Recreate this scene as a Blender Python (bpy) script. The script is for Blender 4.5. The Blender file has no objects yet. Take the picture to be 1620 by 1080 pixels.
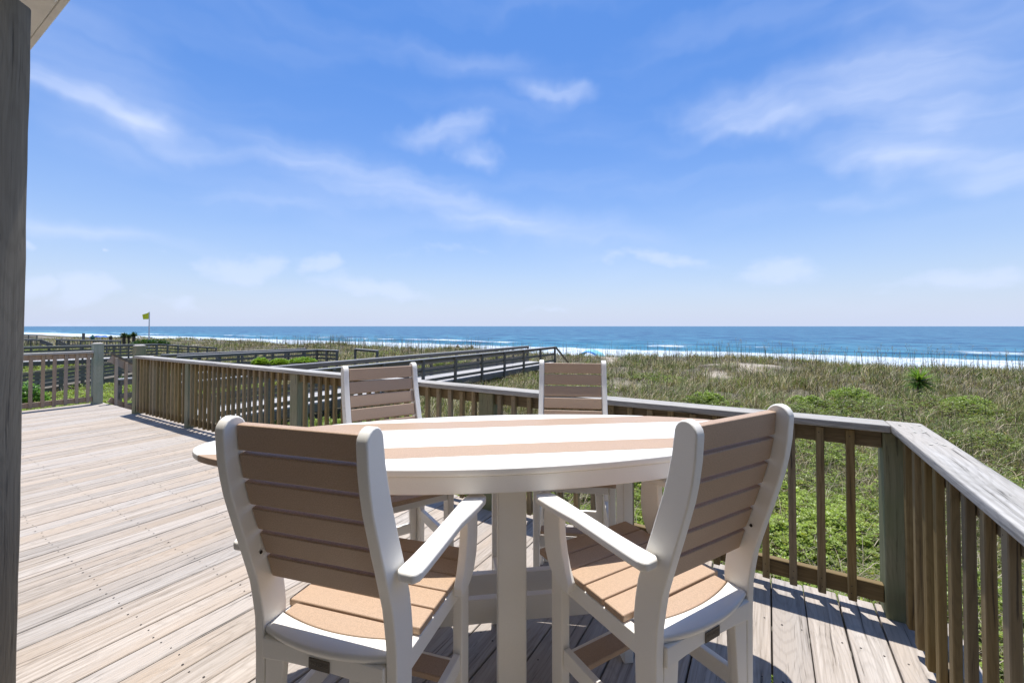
import bpy, bmesh, math, random
import numpy as np
from mathutils import Vector, Matrix
random.seed(7)
rng = np.random.default_rng(11)
R = math.radians
sc = bpy.context.scene
COL = sc.collection

# ------------------------------------------------------------------ camera
H = 1.46                      # eye height over the deck boards (deck top is z = 0)
F = 670.0                     # focal length in photo pixels (1620 wide)
PITCH = R(1.1)
SHIFT = -0.0228
cd = bpy.data.cameras.new('camera'); cam = bpy.data.objects.new('camera', cd); COL.objects.link(cam)
cam.location = (0, 0, H); cam.rotation_euler = (R(90) + PITCH, 0, 0)
cd.sensor_width = 36; cd.lens = 36 * F / 1620; cd.shift_y = SHIFT
cd.clip_start = 0.02; cd.clip_end = 40000
sc.camera = cam

def pos(px, py, z):
    """point at height z that is seen at photo pixel px, py (used only to read places off the photograph)"""
    x = (px - 810) / F; y = (540 - py) / F + SHIFT * 1620 / F
    d = Vector((x, math.cos(PITCH) - y * math.sin(PITCH), y * math.cos(PITCH) + math.sin(PITCH)))
    k = (z - H) / d.z
    return Vector((d.x * k, d.y * k, z))

# ------------------------------------------------------------------ light
SUN_EL = R(79)
sd = bpy.data.lights.new('sun', 'SUN'); sd.energy = 4.7; sd.angle = R(0.53); sd.color = (1.0, 0.96, 0.90)
sun = bpy.data.objects.new('sun', sd); COL.objects.link(sun); sun.rotation_euler = (-(math.pi / 2 - SUN_EL), 0, 0)
w = bpy.data.worlds.new('World'); sc.world = w; w.use_nodes = True
nt = w.node_tree; nt.nodes.clear()
def N(tree, kind, **kw):
    n = tree.nodes.new(kind)
    for k, v in kw.items():
        if isinstance(v, (int, float, tuple, list)) and k in n.inputs: n.inputs[k].default_value = v
        else: setattr(n, k, v)
    return n
def L(tree, a, b): tree.links.new(a, b)
def M(tree, op, a, b=None, c=None, clamp=False):
    n = tree.nodes.new('ShaderNodeMath'); n.operation = op; n.use_clamp = clamp
    for i, v in enumerate((a, b, c)):
        if v is None: continue
        if isinstance(v, (int, float)): n.inputs[i].default_value = v
        else: tree.links.new(v, n.inputs[i])
    return n.outputs[0]
def mixc(tree, f, a, b, typ='MIX'):
    n = tree.nodes.new('ShaderNodeMix'); n.data_type = 'RGBA'; n.blend_type = typ
    for i, v in ((0, f), (6, a), (7, b)):
        if isinstance(v, (int, float)): n.inputs[i].default_value = v
        elif isinstance(v, (tuple, list)): n.inputs[i].default_value = (*v[:3], 1)
        else: tree.links.new(v, n.inputs[i])
    return n.outputs[2]
def smooth(tree, v, a, b, lo=0.0, hi=1.0):
    n = tree.nodes.new('ShaderNodeMapRange'); n.interpolation_type = 'SMOOTHSTEP'
    tree.links.new(v, n.inputs[0])
    for i, q in enumerate((a, b, lo, hi)): n.inputs[i + 1].default_value = q
    return n.outputs[0]

def build_sky():
    sky = N(nt, 'ShaderNodeTexSky', sky_type='NISHITA'); sky.sun_disc = False
    sky.sun_elevation = SUN_EL; sky.sun_rotation = 0.0; sky.altitude = 5; sky.air_density = 1.0; sky.dust_density = 0.6; sky.ozone_density = 3.0
    tc = N(nt, 'ShaderNodeTexCoord')
    sep = N(nt, 'ShaderNodeSeparateXYZ'); L(nt, tc.outputs['Generated'], sep.inputs[0])
    az = M(nt, 'ARCTAN2', sep.outputs[0], sep.outputs[1])
    el = M(nt, 'ARCSINE', sep.outputs[2])
    cmb = N(nt, 'ShaderNodeCombineXYZ'); L(nt, az, cmb.inputs[0]); L(nt, el, cmb.inputs[1])
    # soft warping of the cloud outlines
    wn = N(nt, 'ShaderNodeTexNoise', Scale=5.0, Detail=4.0, Roughness=0.55); L(nt, cmb.outputs[0], wn.inputs['Vector'])
    wv = N(nt, 'ShaderNodeVectorMath', operation='SUBTRACT'); L(nt, wn.outputs['Color'], wv.inputs[0]); wv.inputs[1].default_value = (.5, .5, .5)
    ws = N(nt, 'ShaderNodeVectorMath', operation='MULTIPLY'); L(nt, wv.outputs[0], ws.inputs[0]); ws.inputs[1].default_value = (.30, .13, 0)
    co = N(nt, 'ShaderNodeVectorMath', operation='ADD'); L(nt, cmb.outputs[0], co.inputs[0]); L(nt, ws.outputs[0], co.inputs[1])
    def ae(x, y):
        a = math.atan((x - 810) / F); return a, math.atan((516 - y) / F * math.cos(a))
    def blob(x, y, ln, ht, ang, s, src):
        c, sn = math.cos(R(ang)), math.sin(R(ang))
        a0, e0 = ae(x - ln * c, y - ln * sn); a1, e1 = ae(x + ln * c, y + ln * sn)
        am, em = ae(x, y)
        m = N(nt, 'ShaderNodeMapping', vector_type='TEXTURE')
        m.inputs['Location'].default_value = (am, em, 0)
        m.inputs['Rotation'].default_value = (0, 0, math.atan2(e1 - e0, a1 - a0))
        m.inputs['Scale'].default_value = (math.hypot(a1 - a0, e1 - e0) * .66, ht / F * math.cos(am) * 1.45, 1)
        L(nt, src, m.inputs[0])
        ln_ = N(nt, 'ShaderNodeVectorMath', operation='LENGTH'); L(nt, m.outputs[0], ln_.inputs[0])
        return smooth(nt, ln_.outputs['Value'], 0, 1, s, 0)
    cir = None
    for b in [(215, 190, 200, 24, 21, .85), (640, 310, 300, 38, 16, .55), (860, 360, 230, 34, 10, .45), (875, 138, 75, 17, 3, .75), (700, 206, 85, 22, -6, .7),
              (755, 247, 55, 15, 8, .6), (1160, 182, 110, 30, 8, .75), (1330, 150, 210, 52, -12, .6), (1500, 90, 170, 120, 10, .55),
              (1455, 268, 200, 34, 9, .85), (1520, 205, 200, 60, -14, .6), (150, 362, 210, 17, 6, .65), (130, 130, 180, 110, 10, .42), (1600, 270, 120, 40, -8, .5),
              (1380, 325, 90, 16, -3, .35), (780, 95, 120, 22, 5, .32), (450, 320, 120, 18, 8, .3)]:
        o = blob(*b, co.outputs[0]); cir = o if cir is None else M(nt, 'ADD', cir, o)
    # streaks
    sm = N(nt, 'ShaderNodeMapping'); sm.inputs['Rotation'].default_value = (0, 0, R(12)); sm.inputs['Scale'].default_value = (2.2, 15, 1); L(nt, co.outputs[0], sm.inputs[0])
    st = N(nt, 'ShaderNodeTexNoise', Scale=1.6, Detail=5.0, Roughness=0.45); L(nt, sm.outputs[0], st.inputs['Vector'])
    sf = smooth(nt, st.outputs[0], .25, .80, .5, 1.15)
    cir = M(nt, 'MULTIPLY', cir, sf)
    # faint overall veil (also outside the frame)
    vn = N(nt, 'ShaderNodeTexNoise', Scale=.8, Detail=3.0, Roughness=0.45); L(nt, sm.outputs[0], vn.inputs['Vector'])
    veil = smooth(nt, vn.outputs[0], .42, .8, 0, .22)
    cir = M(nt, 'ADD', cir, veil)
    cum = None
    for b in [(372, 412, 85, 30, 3, 1.0), (505, 414, 45, 24, 5, 1.0), (610, 456, 140, 22, 8, .85), (125, 462, 85, 24, 0, 1), (50, 446, 45, 24, 0, .9), (275, 477, 65, 18, 3, .8),
              (1232, 420, 100, 28, 0, .9), (1500, 447, 130, 24, 3, .9), (1040, 412, 100, 16, 4, .7), (68, 382, 22, 10, 0, .7), (170, 402, 15, 6, 0, .7), (850, 492, 60, 9, 0, .6), (90, 503, 90, 10, 0, .6), (700, 400, 120, 12, 0, .4)]:
        o = blob(*b, co.outputs[0]); cum = o if cum is None else M(nt, 'MAXIMUM', cum, o)
    pm = N(nt, 'ShaderNodeMapping'); pm.inputs['Scale'].default_value = (1, 1.9, 1); L(nt, cmb.outputs[0], pm.inputs[0])
    pn = N(nt, 'ShaderNodeTexNoise', Scale=17.0, Detail=6.0, Roughness=0.6); L(nt, pm.outputs[0], pn.inputs['Vector'])
    cum = M(nt, 'MULTIPLY', smooth(nt, M(nt, 'ADD', cum, M(nt, 'MULTIPLY', pn.outputs[0], .9)), .62, 1.35, 0, 1), .50)
    fac = M(nt, 'MINIMUM', M(nt, 'ADD', M(nt, 'MULTIPLY', cir, .64), cum), .93)
    # horizon whitening
    hz = M(nt, 'POWER', M(nt, 'SUBTRACT', 1.0, M(nt, 'ABSOLUTE', sep.outputs[2]), clamp=True), 4.6)
    tint = mixc(nt, hz, SKY_TOP, SKY_LOW)
    base = mixc(nt, 1.0, sky.outputs[0], tint, 'MULTIPLY')
    base = mixc(nt, M(nt, 'MULTIPLY', M(nt, 'POWER', hz, 1.1), .88), base, SKY_HAZE)
    cloud = mixc(nt, fac, base, CLOUD)
    bg = N(nt, 'ShaderNodeBackground', Strength=SKY_STR); L(nt, cloud, bg.inputs[0])
    out = N(nt, 'ShaderNodeOutputWorld'); L(nt, bg.outputs[0], out.inputs[0])
SKY_STR = 0.10
SKY_TOP = (.57, .955, 1.42); SKY_LOW = (1.15, 1.08, 1.04)
SKY_HAZE = (5.0, 5.75, 7.7)
CLOUD = (5.9, 6.7, 8.7)
build_sky()
w.cycles.sampling_method = 'MANUAL'; w.cycles.sample_map_resolution = 512
vs = sc.view_settings
vs.view_transform = 'Standard'; vs.look = 'None'; vs.gamma = 1.0; vs.use_curve_mapping = False; vs.exposure = 0.35
sc.cycles.max_bounces = 7; sc.cycles.diffuse_bounces = 4; sc.cycles.transparent_max_bounces = 4

# ------------------------------------------------------------------ helpers
A0 = math.atan2(.856, .517)                       # the deck's axis: local x runs to the sea (s), local y along the shore (t)
CU, SU = math.cos(A0), math.sin(A0)
def W(s, t, z=0.0): return Vector((s * CU - t * SU, s * SU + t * CU, z))
def ST(v): return (v.x * CU + v.y * SU, -v.x * SU + v.y * CU)
def tag(o, label=None, cat=None, group=None, kind=None):
    if label: o['label'] = label
    if cat: o['category'] = cat
    if group: o['group'] = group
    if kind: o['kind'] = kind
    return o
def thing(name, label, cat, loc=(0, 0, 0), rz=0.0, group=None, kind=None):
    o = bpy.data.objects.new(name, None); COL.objects.link(o); o.location = loc; o.rotation_euler = (0, 0, rz); o.empty_display_size = .1
    return tag(o, label, cat, group, kind)
def link(name, me, parent=None, loc=(0, 0, 0), rot=(0, 0, 0), scale=(1, 1, 1), kind=None):
    o = bpy.data.objects.new(name, me); COL.objects.link(o)
    if parent: o.parent = parent
    o.location = loc; o.rotation_euler = rot; o.scale = scale
    if kind: o['kind'] = kind
    return o
def weighted(me):
    nv = len(me.vertices); acc = np.zeros((nv, 3)); co = np.empty(nv * 3); me.vertices.foreach_get('co', co)
    for p in me.polygons:
        n = np.array(p.normal) * p.area
        for v in p.vertices: acc[v] += n
    ln = np.linalg.norm(acc, axis=1, keepdims=True); acc = acc / np.maximum(ln, 1e-12)
    me.normals_split_custom_set_from_vertices([tuple(a) for a in acc])
    return me
def finish(bm, name, m, smooth_=True, ang=35):
    me = bpy.data.meshes.new(name); bmesh.ops.recalc_face_normals(bm, faces=bm.faces[:]); bm.to_mesh(me); bm.free()
    if m: me.materials.append(m)
    if smooth_:
        me.polygons.foreach_set('use_smooth', [True] * len(me.polygons)); me.set_sharp_from_angle(angle=R(ang))
    return me
def bevel(bm, off, seg=1, ang=30):
    if off <= 0: return
    bm.normal_update()
    ed = [e for e in bm.edges if len(e.link_faces) == 2 and e.calc_face_angle(0) > R(ang)]
    bmesh.ops.bevel(bm, geom=ed, offset=off, segments=seg, profile=.5, affect='EDGES', clamp_overlap=True)
def box(name, x0, x1, y0, y1, z0, z1, m, bev=.003, seg=1):
    bm = bmesh.new(); add_box(bm, x0, x1, y0, y1, z0, z1); bevel(bm, bev, seg)
    me = finish(bm, name, m, seg > 1, 180 if seg > 1 else 35)
    return weighted(me) if seg > 1 else me
def add_box(bm, x0, x1, y0, y1, z0, z1, mat=None):
    vs_ = [bm.verts.new((x, y, z)) for x in (x0, x1) for y in (y0, y1) for z in (z0, z1)]
    if mat is not None:
        for v in vs_: v.co = mat @ v.co
    for f in ((0, 1, 3, 2), (4, 6, 7, 5), (0, 4, 5, 1), (2, 3, 7, 6), (0, 2, 6, 4), (1, 5, 7, 3)): bm.faces.new([vs_[i] for i in f])
    return vs_
def prism(name, pts, lo, hi, axis, m, bev=.004, seg=2, ang=30):
    """outline pts extruded from lo to hi along axis"""
    bm = bmesh.new()
    def mk(p, h):
        return {'x': (h, p[0], p[1]), 'y': (p[0], h, p[1]), 'z': (p[0], p[1], h)}[axis]
    a = [bm.verts.new(mk(p, lo)) for p in pts]; b = [bm.verts.new(mk(p, hi)) for p in pts]
    n = len(pts)
    bm.faces.new(a); bm.faces.new(b)
    for i in range(n): bm.faces.new((a[i], a[(i + 1) % n], b[(i + 1) % n], b[i]))
    bmesh.ops.recalc_face_normals(bm, faces=bm.faces[:])
    bevel(bm, bev, seg, ang)
    return weighted(finish(bm, name, m, True, 180)) if bev > 0 else finish(bm, name, m, True, 40)
def bar(bm, a, b, wd, th, up=Vector((0, 0, 1))):
    a, b = Vector(a), Vector(b); d = b - a; ln = d.length; x = d.normalized(); y = up.cross(x).normalized(); z = x.cross(y)
    mt = Matrix(((x.x, y.x, z.x, a.x), (x.y, y.y, z.y, a.y), (x.z, y.z, z.z, a.z), (0, 0, 0, 1)))
    add_box(bm, 0, ln, -wd / 2, wd / 2, -th / 2, th / 2, mt)
def cyl(bm, a, b, r0, r1, n=8):
    a, b = Vector(a), Vector(b); x = (b - a).normalized(); y = x.orthogonal().normalized(); z = x.cross(y)
    ra = [bm.verts.new(a + (y * math.cos(2 * math.pi * i / n) + z * math.sin(2 * math.pi * i / n)) * r0) for i in range(n)]
    rb = [bm.verts.new(b + (y * math.cos(2 * math.pi * i / n) + z * math.sin(2 * math.pi * i / n)) * r1) for i in range(n)]
    for i in range(n): bm.faces.new((ra[i], ra[(i + 1) % n], rb[(i + 1) % n], rb[i]))
    bm.faces.new(ra[::-1]); bm.faces.new(rb)

# ------------------------------------------------------------------ materials
def mat(name):
    m = bpy.data.materials.new(name); m.use_nodes = True; t = m.node_tree; t.nodes.clear()
    out = N(t, 'ShaderNodeOutputMaterial'); p = N(t, 'ShaderNodeBsdfPrincipled'); L(t, p.outputs[0], out.inputs[0])
    return m, t, p, out
def wood(name, c1, c2, c3, crack=(.05, .045, .04), scale=1.0, bump=.35, rough=.8, rand=.35, axis=0, knots=.5, moss=None):
    m, t, p, out = mat(name)
    tc = N(t, 'ShaderNodeTexCoord'); oi = N(t, 'ShaderNodeObjectInfo')
    off = N(t, 'ShaderNodeCombineXYZ')
    r = oi.outputs['Random']
    L(t, M(t, 'MULTIPLY', r, 37.0), off.inputs[0]); L(t, M(t, 'MULTIPLY', r, 91.0), off.inputs[1]); L(t, M(t, 'MULTIPLY', r, 53.0), off.inputs[2])
    add = N(t, 'ShaderNodeVectorMath', operation='ADD'); L(t, tc.outputs['Object'], add.inputs[0]); L(t, off.outputs[0], add.inputs[1])
    def stretch(a, b):
        mp = N(t, 'ShaderNodeMapping'); s = [b, b, b]; s[axis] = a; mp.inputs['Scale'].default_value = s; L(t, add.outputs[0], mp.inputs[0]); return mp.outputs[0]
    # a slow wander of the grain
    wn = N(t, 'ShaderNodeTexNoise', Scale=1.0, Detail=2.0); L(t, stretch(1.3 * scale, 5 * scale), wn.inputs['Vector'])
    wa = N(t, 'ShaderNodeVectorMath', operation='MULTIPLY_ADD'); L(t, wn.outputs['Color'], wa.inputs[0]); wa.inputs[1].default_value = (.06, .06, .06); L(t, add.outputs[0], wa.inputs[2])
    mp = N(t, 'ShaderNodeMapping'); s = [55 * scale] * 3; s[axis] = 1.1 * scale; mp.inputs['Scale'].default_value = s; L(t, wa.outputs[0], mp.inputs[0])
    g1 = N(t, 'ShaderNodeTexNoise', Scale=1.0, Detail=5.0, Roughness=0.62); L(t, mp.outputs[0], g1.inputs['Vector'])
    mp2 = N(t, 'ShaderNodeMapping'); s = [170 * scale] * 3; s[axis] = 3.0 * scale; mp2.inputs['Scale'].default_value = s; L(t, wa.outputs[0], mp2.inputs[0])
    g2 = N(t, 'ShaderNodeTexNoise', Scale=1.0, Detail=3.0, Roughness=0.6); L(t, mp2.outputs[0], g2.inputs['Vector'])
    big = N(t, 'ShaderNodeTexNoise', Scale=1.0, Detail=3.0); L(t, stretch(.9 * scale, 7 * scale), big.inputs['Vector'])
    # cathedral grain and knots
    kv = N(t, 'ShaderNodeTexVoronoi', Scale=1.0, feature='F1'); L(t, stretch(1.1 * scale, 6.2 * scale), kv.inputs['Vector'])
    rings = M(t, 'SINE', M(t, 'MULTIPLY', M(t, 'ADD', kv.outputs['Distance'], M(t, 'MULTIPLY', g1.outputs[0], .12)), 75.0))
    knot = smooth(t, kv.outputs['Distance'], .03, .085, 1, 0)
    f1 = smooth(t, g1.outputs[0], .27, .72)
    col = mixc(t, f1, c1, c2)
    col = mixc(t, smooth(t, big.outputs[0], .42, .68), col, c3)
    col = mixc(t, M(t, 'MULTIPLY', smooth(t, g2.outputs[0], .5, .72), .45), col, c1)
    col = mixc(t, M(t, 'MULTIPLY', smooth(t, rings, .2, 1.0), .16), col, (c1[0] * .5, c1[1] * .48, c1[2] * .45))
    ck = M(t, 'MAXIMUM', smooth(t, g1.outputs[0], .30, .38, 1, 0), smooth(t, g2.outputs[0], .27, .36, .75, 0))
    col = mixc(t, M(t, 'MULTIPLY', ck, .8), col, crack)
    col = mixc(t, M(t, 'MULTIPLY', knot, knots), col, (crack[0] * 1.3, crack[1] * 1.1, crack[2] * .9))
    if moss:
        mn = N(t, 'ShaderNodeTexNoise', Scale=3.0, Detail=4.0); L(t, add.outputs[0], mn.inputs['Vector'])
        col = mixc(t, smooth(t, mn.outputs[0], .4, .65, 0, .75), col, moss)
    hsv = N(t, 'ShaderNodeHueSaturation'); L(t, col, hsv.inputs['Color'])
    L(t, M(t, 'ADD', M(t, 'MULTIPLY', r, rand), 1 - rand / 2), hsv.inputs['Value'])
    L(t, M(t, 'ADD', M(t, 'MULTIPLY', M(t, 'FRACT', M(t, 'MULTIPLY', r, 17.3)), .5), .75), hsv.inputs['Saturation'])
    L(t, hsv.outputs[0], p.inputs['Base Color']); p.inputs['Roughness'].default_value = rough
    p.inputs['Specular IOR Level'].default_value = .3
    bp = N(t, 'ShaderNodeBump', Strength=bump, Distance=.004)
    hgt = M(t, 'ADD', M(t, 'MULTIPLY', g2.outputs[0], .5), M(t, 'SUBTRACT', g1.outputs[0], M(t, 'MULTIPLY', ck, .8)))
    L(t, hgt, bp.inputs['Height']); L(t, bp.outputs[0], p.inputs['Normal'])
    return m
DECK = wood('weathered_decking', (.305, .262, .222), (.50, .448, .398), (.425, .36, .30), bump=.6, rand=.20)
CAP = wood('weathered_cap', (.275, .265, .245), (.50, .488, .47), (.42, .395, .36), bump=.7, rand=.15)
BAL = wood('baluster_wood', (.185, .14, .078), (.335, .265, .16), (.25, .19, .10), bump=.25, rand=.4, axis=2, knots=.25)
BALP = wood('baluster_pinkish', (.33, .25, .19), (.44, .35, .27), (.38, .30, .22), bump=.25, rand=.25, axis=2, knots=.2)
BRD = wood('rail_board', (.16, .12, .07), (.25, .195, .12), (.20, .155, .09), bump=.3, rand=.3, knots=.3)
POSTM = wood('green_treated_post', (.19, .19, .12), (.30, .295, .20), (.25, .235, .155), bump=.3, rand=.2, axis=2, knots=.3, moss=(.19, .21, .12))
POSTG = wood('pale_green_post', (.29, .33, .25), (.39, .42, .33), (.33, .35, .25), bump=.3, rand=.1, axis=2, knots=.2, moss=(.25, .32, .23))
WALK = wood('boardwalk_wood', (.115, .10, .08), (.22, .20, .165), (.165, .15, .12), bump=.3, rand=.25)
WALK_LIT = wood('boardwalk_sunlit_top', (.34, .33, .32), (.50, .49, .48), (.42, .41, .40), bump=.3, rand=.2)  # lighter copy of the boardwalk wood, sun on the tops put into the colour
PORCH = wood('porch_post_wood', (.14, .125, .095), (.235, .21, .165), (.18, .16, .125), bump=.6, rand=.05, axis=2, scale=1.0)

def plastic(name, c, speck=.0, rough=.42, bump=.06, tone=.04):
    m, t, p, out = mat(name)
    tc = N(t, 'ShaderNodeTexCoord')
    n = N(t, 'ShaderNodeTexNoise', Scale=330.0, Detail=2.0); L(t, tc.outputs['Object'], n.inputs['Vector'])
    g = N(t, 'ShaderNodeTexNoise', Scale=6.0, Detail=3.0); L(t, tc.outputs['Object'], g.inputs['Vector'])
    dk = tuple(q * (1 - speck) for q in c); lt = tuple(min(.9, q * (1 + speck * .6)) for q in c)
    col = mixc(t, smooth(t, n.outputs[0], .38, .62), dk, lt)
    col = mixc(t, smooth(t, g.outputs[0], .35, .7, 0, .5), col, tuple(q * (1 - tone) for q in c))
    L(t, col, p.inputs['Base Color']); p.inputs['Specular IOR Level'].default_value = .62
    L(t, smooth(t, g.outputs[0], .3, .7, rough - .04, rough + .08), p.inputs['Roughness'])
    b = N(t, 'ShaderNodeBump', Strength=bump, Distance=.001); L(t, n.outputs[0], b.inputs['Height']); L(t, b.outputs[0], p.inputs['Normal'])
    return m
WHITE = plastic('white_poly_lumber', (.87, .835, .76), speck=.02, rough=.4)
TAN = plastic('tan_poly_lumber', (.455, .315, .21), speck=.14, rough=.5, bump=.12, tone=.08)
def flat(name, c, rough=.6, metal=0.0):
    m, t, p, out = mat(name); p.inputs['Base Color'].default_value = (*c, 1); p.inputs['Roughness'].default_value = rough; p.inputs['Metallic'].default_value = metal
    tc = N(t, 'ShaderNodeTexCoord'); n = N(t, 'ShaderNodeTexNoise', Scale=9.0, Detail=4.0); L(t, tc.outputs['Object'], n.inputs['Vector'])
    L(t, mixc(t, smooth(t, n.outputs[0], .35, .7), c, tuple(q * .82 for q in c)), p.inputs['Base Color'])
    return m
PLATE = flat('bronze_plate', (.10, .085, .065), .45, .3)
PLATE2 = flat('bronze_lettering', (.20, .175, .14), .4, .3)
NAIL = flat('rusty_nail', (.045, .035, .03), .6, .4)
TRIM = flat('painted_trim', (.66, .62, .55), .5)
FOLI = None

def foliage(name, trans=.35, rough=.55):
    m, t, p, out = mat(name)
    at = N(t, 'ShaderNodeAttribute', attribute_name='tint')
    L(t, at.outputs['Color'], p.inputs['Base Color']); p.inputs['Roughness'].default_value = rough; p.inputs['Specular IOR Level'].default_value = .35
    tr = N(t, 'ShaderNodeBsdfTranslucent'); L(t, mixc(t, 1.0, at.outputs['Color'], (1.25, 1.3, .75), 'MULTIPLY'), tr.inputs[0])
    mx = N(t, 'ShaderNodeMixShader'); mx.inputs[0].default_value = trans
    L(t, p.outputs[0], mx.inputs[1]); L(t, tr.outputs[0], mx.inputs[2]); L(t, mx.outputs[0], out.inputs[0])
    return m
FOLI = foliage('foliage', .35, .40); GRASSM = foliage('grass_blades', .25, .6)

# ------------------------------------------------------------------ numpy noise and terrain
_lat = rng.random((256, 256))
def vnoise(x, y):
    xi = np.floor(x).astype(np.int64); yi = np.floor(y).astype(np.int64); fx = x - xi; fy = y - yi
    fx = fx * fx * (3 - 2 * fx); fy = fy * fy * (3 - 2 * fy)
    g = lambda a, b: _lat[a % 256, b % 256]
    return (g(xi, yi) * (1 - fx) + g(xi + 1, yi) * fx) * (1 - fy) + (g(xi, yi + 1) * (1 - fx) + g(xi + 1, yi + 1) * fx) * fy
def fbm(x, y, o=4):
    r = 0; a = .5; k = 1.0; tot = 0
    for i in range(o):
        r = r + a * vnoise(x * k + 13.7 * i, y * k + 7.1 * i); tot += a; a *= .5; k *= 2.03
    return r / tot
SEA_Z = -4.55
def ground(s, t):
    s = np.asarray(s, float); t = np.asarray(t, float)
    rise = np.interp(s, [-30, 3, 8, 14, 22, 30, 37, 44, 52, 62, 74, 90, 120, 400], [-1.5, -1.5, -1.55, -1.5, -1.42, -1.22, -1.17, -2.1, -3.4, -4.2, -4.9, -5.4, -6.4, -9.0])
    rise = rise - .34 * np.exp(-((s - 31) / 6) ** 2 - ((t - 11.5) / 4.2) ** 2)
    bump = (fbm(s / 6.5, t / 7.5 + 40, 4) - .5)
    amp = np.interp(s, [3, 10, 24, 40, 55, 70], [.15, .6, 1.5, 1.6, .5, 0.0])
    return rise + bump * amp
GZ = lambda s, t: float(ground(s, t))
SAND_SPOTS = [(972, 604, 1.7), (985, 590, 1.0), (1180, 584, 1.5), (1130, 590, .7), (1330, 580, .8), (1420, 590, .6), (1560, 690, .6), (1595, 745, .6), (1020, 592, .8), (330, 545, 1.6), (445, 549, 1.6), (1245, 574, 1.0), (1060, 592, .6), (1480, 612, .5)]
_ss = []
for px, py, r in SAND_SPOTS:
    p_ = pos(px, py, -1.25); _ss.append((*ST(p_), r))
def sandy(s, t):
    m = np.clip((fbm(s / 3.4 + 9, t / 3.4, 4) - .70) * 9, 0, 1) * np.clip((s - 10) / 8, 0, 1)
    for a, b, r in _ss: m = np.maximum(m, np.clip(1.35 - np.hypot((s - a) / 1.2, t - b) / r + (fbm(s * .9, t * .9, 3) - .5) * 2.4, 0, 1))
    return np.maximum(m, np.clip((s - 44) / 6, 0, 1))

def grid_mesh(name, S, T, zf, m, colf=None):
    SS, TT = np.meshgrid(S, T, indexing='ij'); Z = zf(SS, TT); n, k = SS.shape
    co = np.stack([SS, TT, Z], -1).reshape(-1, 3)
    idx = np.arange(n * k).reshape(n, k)
    q = np.stack([idx[:-1, :-1], idx[1:, :-1], idx[1:, 1:], idx[:-1, 1:]], -1).reshape(-1, 4)
    me = raw_mesh(name, co, q, m, colf(SS, TT).reshape(-1, 3) if colf else None, smooth_=True)
    return me
def raw_mesh(name, co, faces, m, col=None, smooth_=False):
    me = bpy.data.meshes.new(name); nf, k = faces.shape
    me.vertices.add(len(co)); me.vertices.foreach_set('co', np.ascontiguousarray(co, np.float32).ravel())
    me.loops.add(nf * k); me.loops.foreach_set('vertex_index', np.ascontiguousarray(faces, np.int32).ravel())
    me.polygons.add(nf); me.polygons.foreach_set('loop_start', np.arange(0, nf * k, k, dtype=np.int32))
    try: me.polygons.foreach_set('loop_total', np.full(nf, k, np.int32))
    except Exception: pass
    if smooth_: me.polygons.foreach_set('use_smooth', np.ones(nf, bool))
    if col is not None:
        a = me.attributes.new('tint', 'FLOAT_COLOR', 'POINT')
        a.data.foreach_set('color', np.concatenate([col, np.ones((len(col), 1))], 1).astype(np.float32).ravel())
    me.update(calc_edges=True); me.validate(verbose=False)
    if m: me.materials.append(m)
    return me

# ------------------------------------------------------------------ ground
def ground_material():
    m, t, p, out = mat('dune_sand_and_litter')
    at = N(t, 'ShaderNodeAttribute', attribute_name='tint'); tc = N(t, 'ShaderNodeTexCoord')
    sp = N(t, 'ShaderNodeSeparateColor'); L(t, at.outputs['Color'], sp.inputs[0])
    n1 = N(t, 'ShaderNodeTexNoise', Scale=7.0, Detail=7.0, Roughness=.7); L(t, tc.outputs['Object'], n1.inputs['Vector'])
    n2 = N(t, 'ShaderNodeTexNoise', Scale=60.0, Detail=4.0, Roughness=.7); L(t, tc.outputs['Object'], n2.inputs['Vector'])
    soil = mixc(t, smooth(t, n1.outputs[0], .35, .65), (.045, .042, .022), (.12, .10, .06))
    soil = mixc(t, smooth(t, n2.outputs[0], .5, .7), soil, (.22, .18, .12))
    sand = mixc(t, smooth(t, n1.outputs[0], .3, .7), (.36, .305, .235), (.47, .41, .33))
    sand = mixc(t, smooth(t, n2.outputs[0], .55, .72, 0, .4), sand, (.30, .26, .2))
    wet = mixc(t, sp.outputs[1], sand, (.26, .225, .18))
    f = M(t, 'ADD', sp.outputs[0], M(t, 'MULTIPLY', M(t, 'SUBTRACT', n1.outputs[0], .5), .7), clamp=True)
    L(t, mixc(t, f, soil, wet), p.inputs['Base Color'])
    L(t, M(t, 'SUBTRACT', .9, M(t, 'MULTIPLY', sp.outputs[1], .5)), p.inputs['Roughness'])
    b = N(t, 'ShaderNodeBump', Strength=.6, Distance=.05); L(t, M(t, 'ADD', n1.outputs[0], M(t, 'MULTIPLY', n2.outputs[0], .3)), b.inputs['Height']); L(t, b.outputs[0], p.inputs['Normal'])
    return m
def gcol(S, T):
    a = sandy(S, T); wet = np.clip((S - 66) / 10, 0, 1)
    return np.stack([a, wet, a * 0], -1)
S_ = np.concatenate([np.arange(-30, 0, 2.0), np.arange(0, 50, .35), np.arange(50, 130, 2.0)])
T_ = np.concatenate([-np.geomspace(46, 900, 14)[::-1], np.arange(-45, 75, .5), np.geomspace(76, 2500, 26)])
g = link('ground', grid_mesh('ground', S_, T_, ground, ground_material(), gcol), rot=(0, 0, A0)); tag(g, kind='structure')

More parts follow.
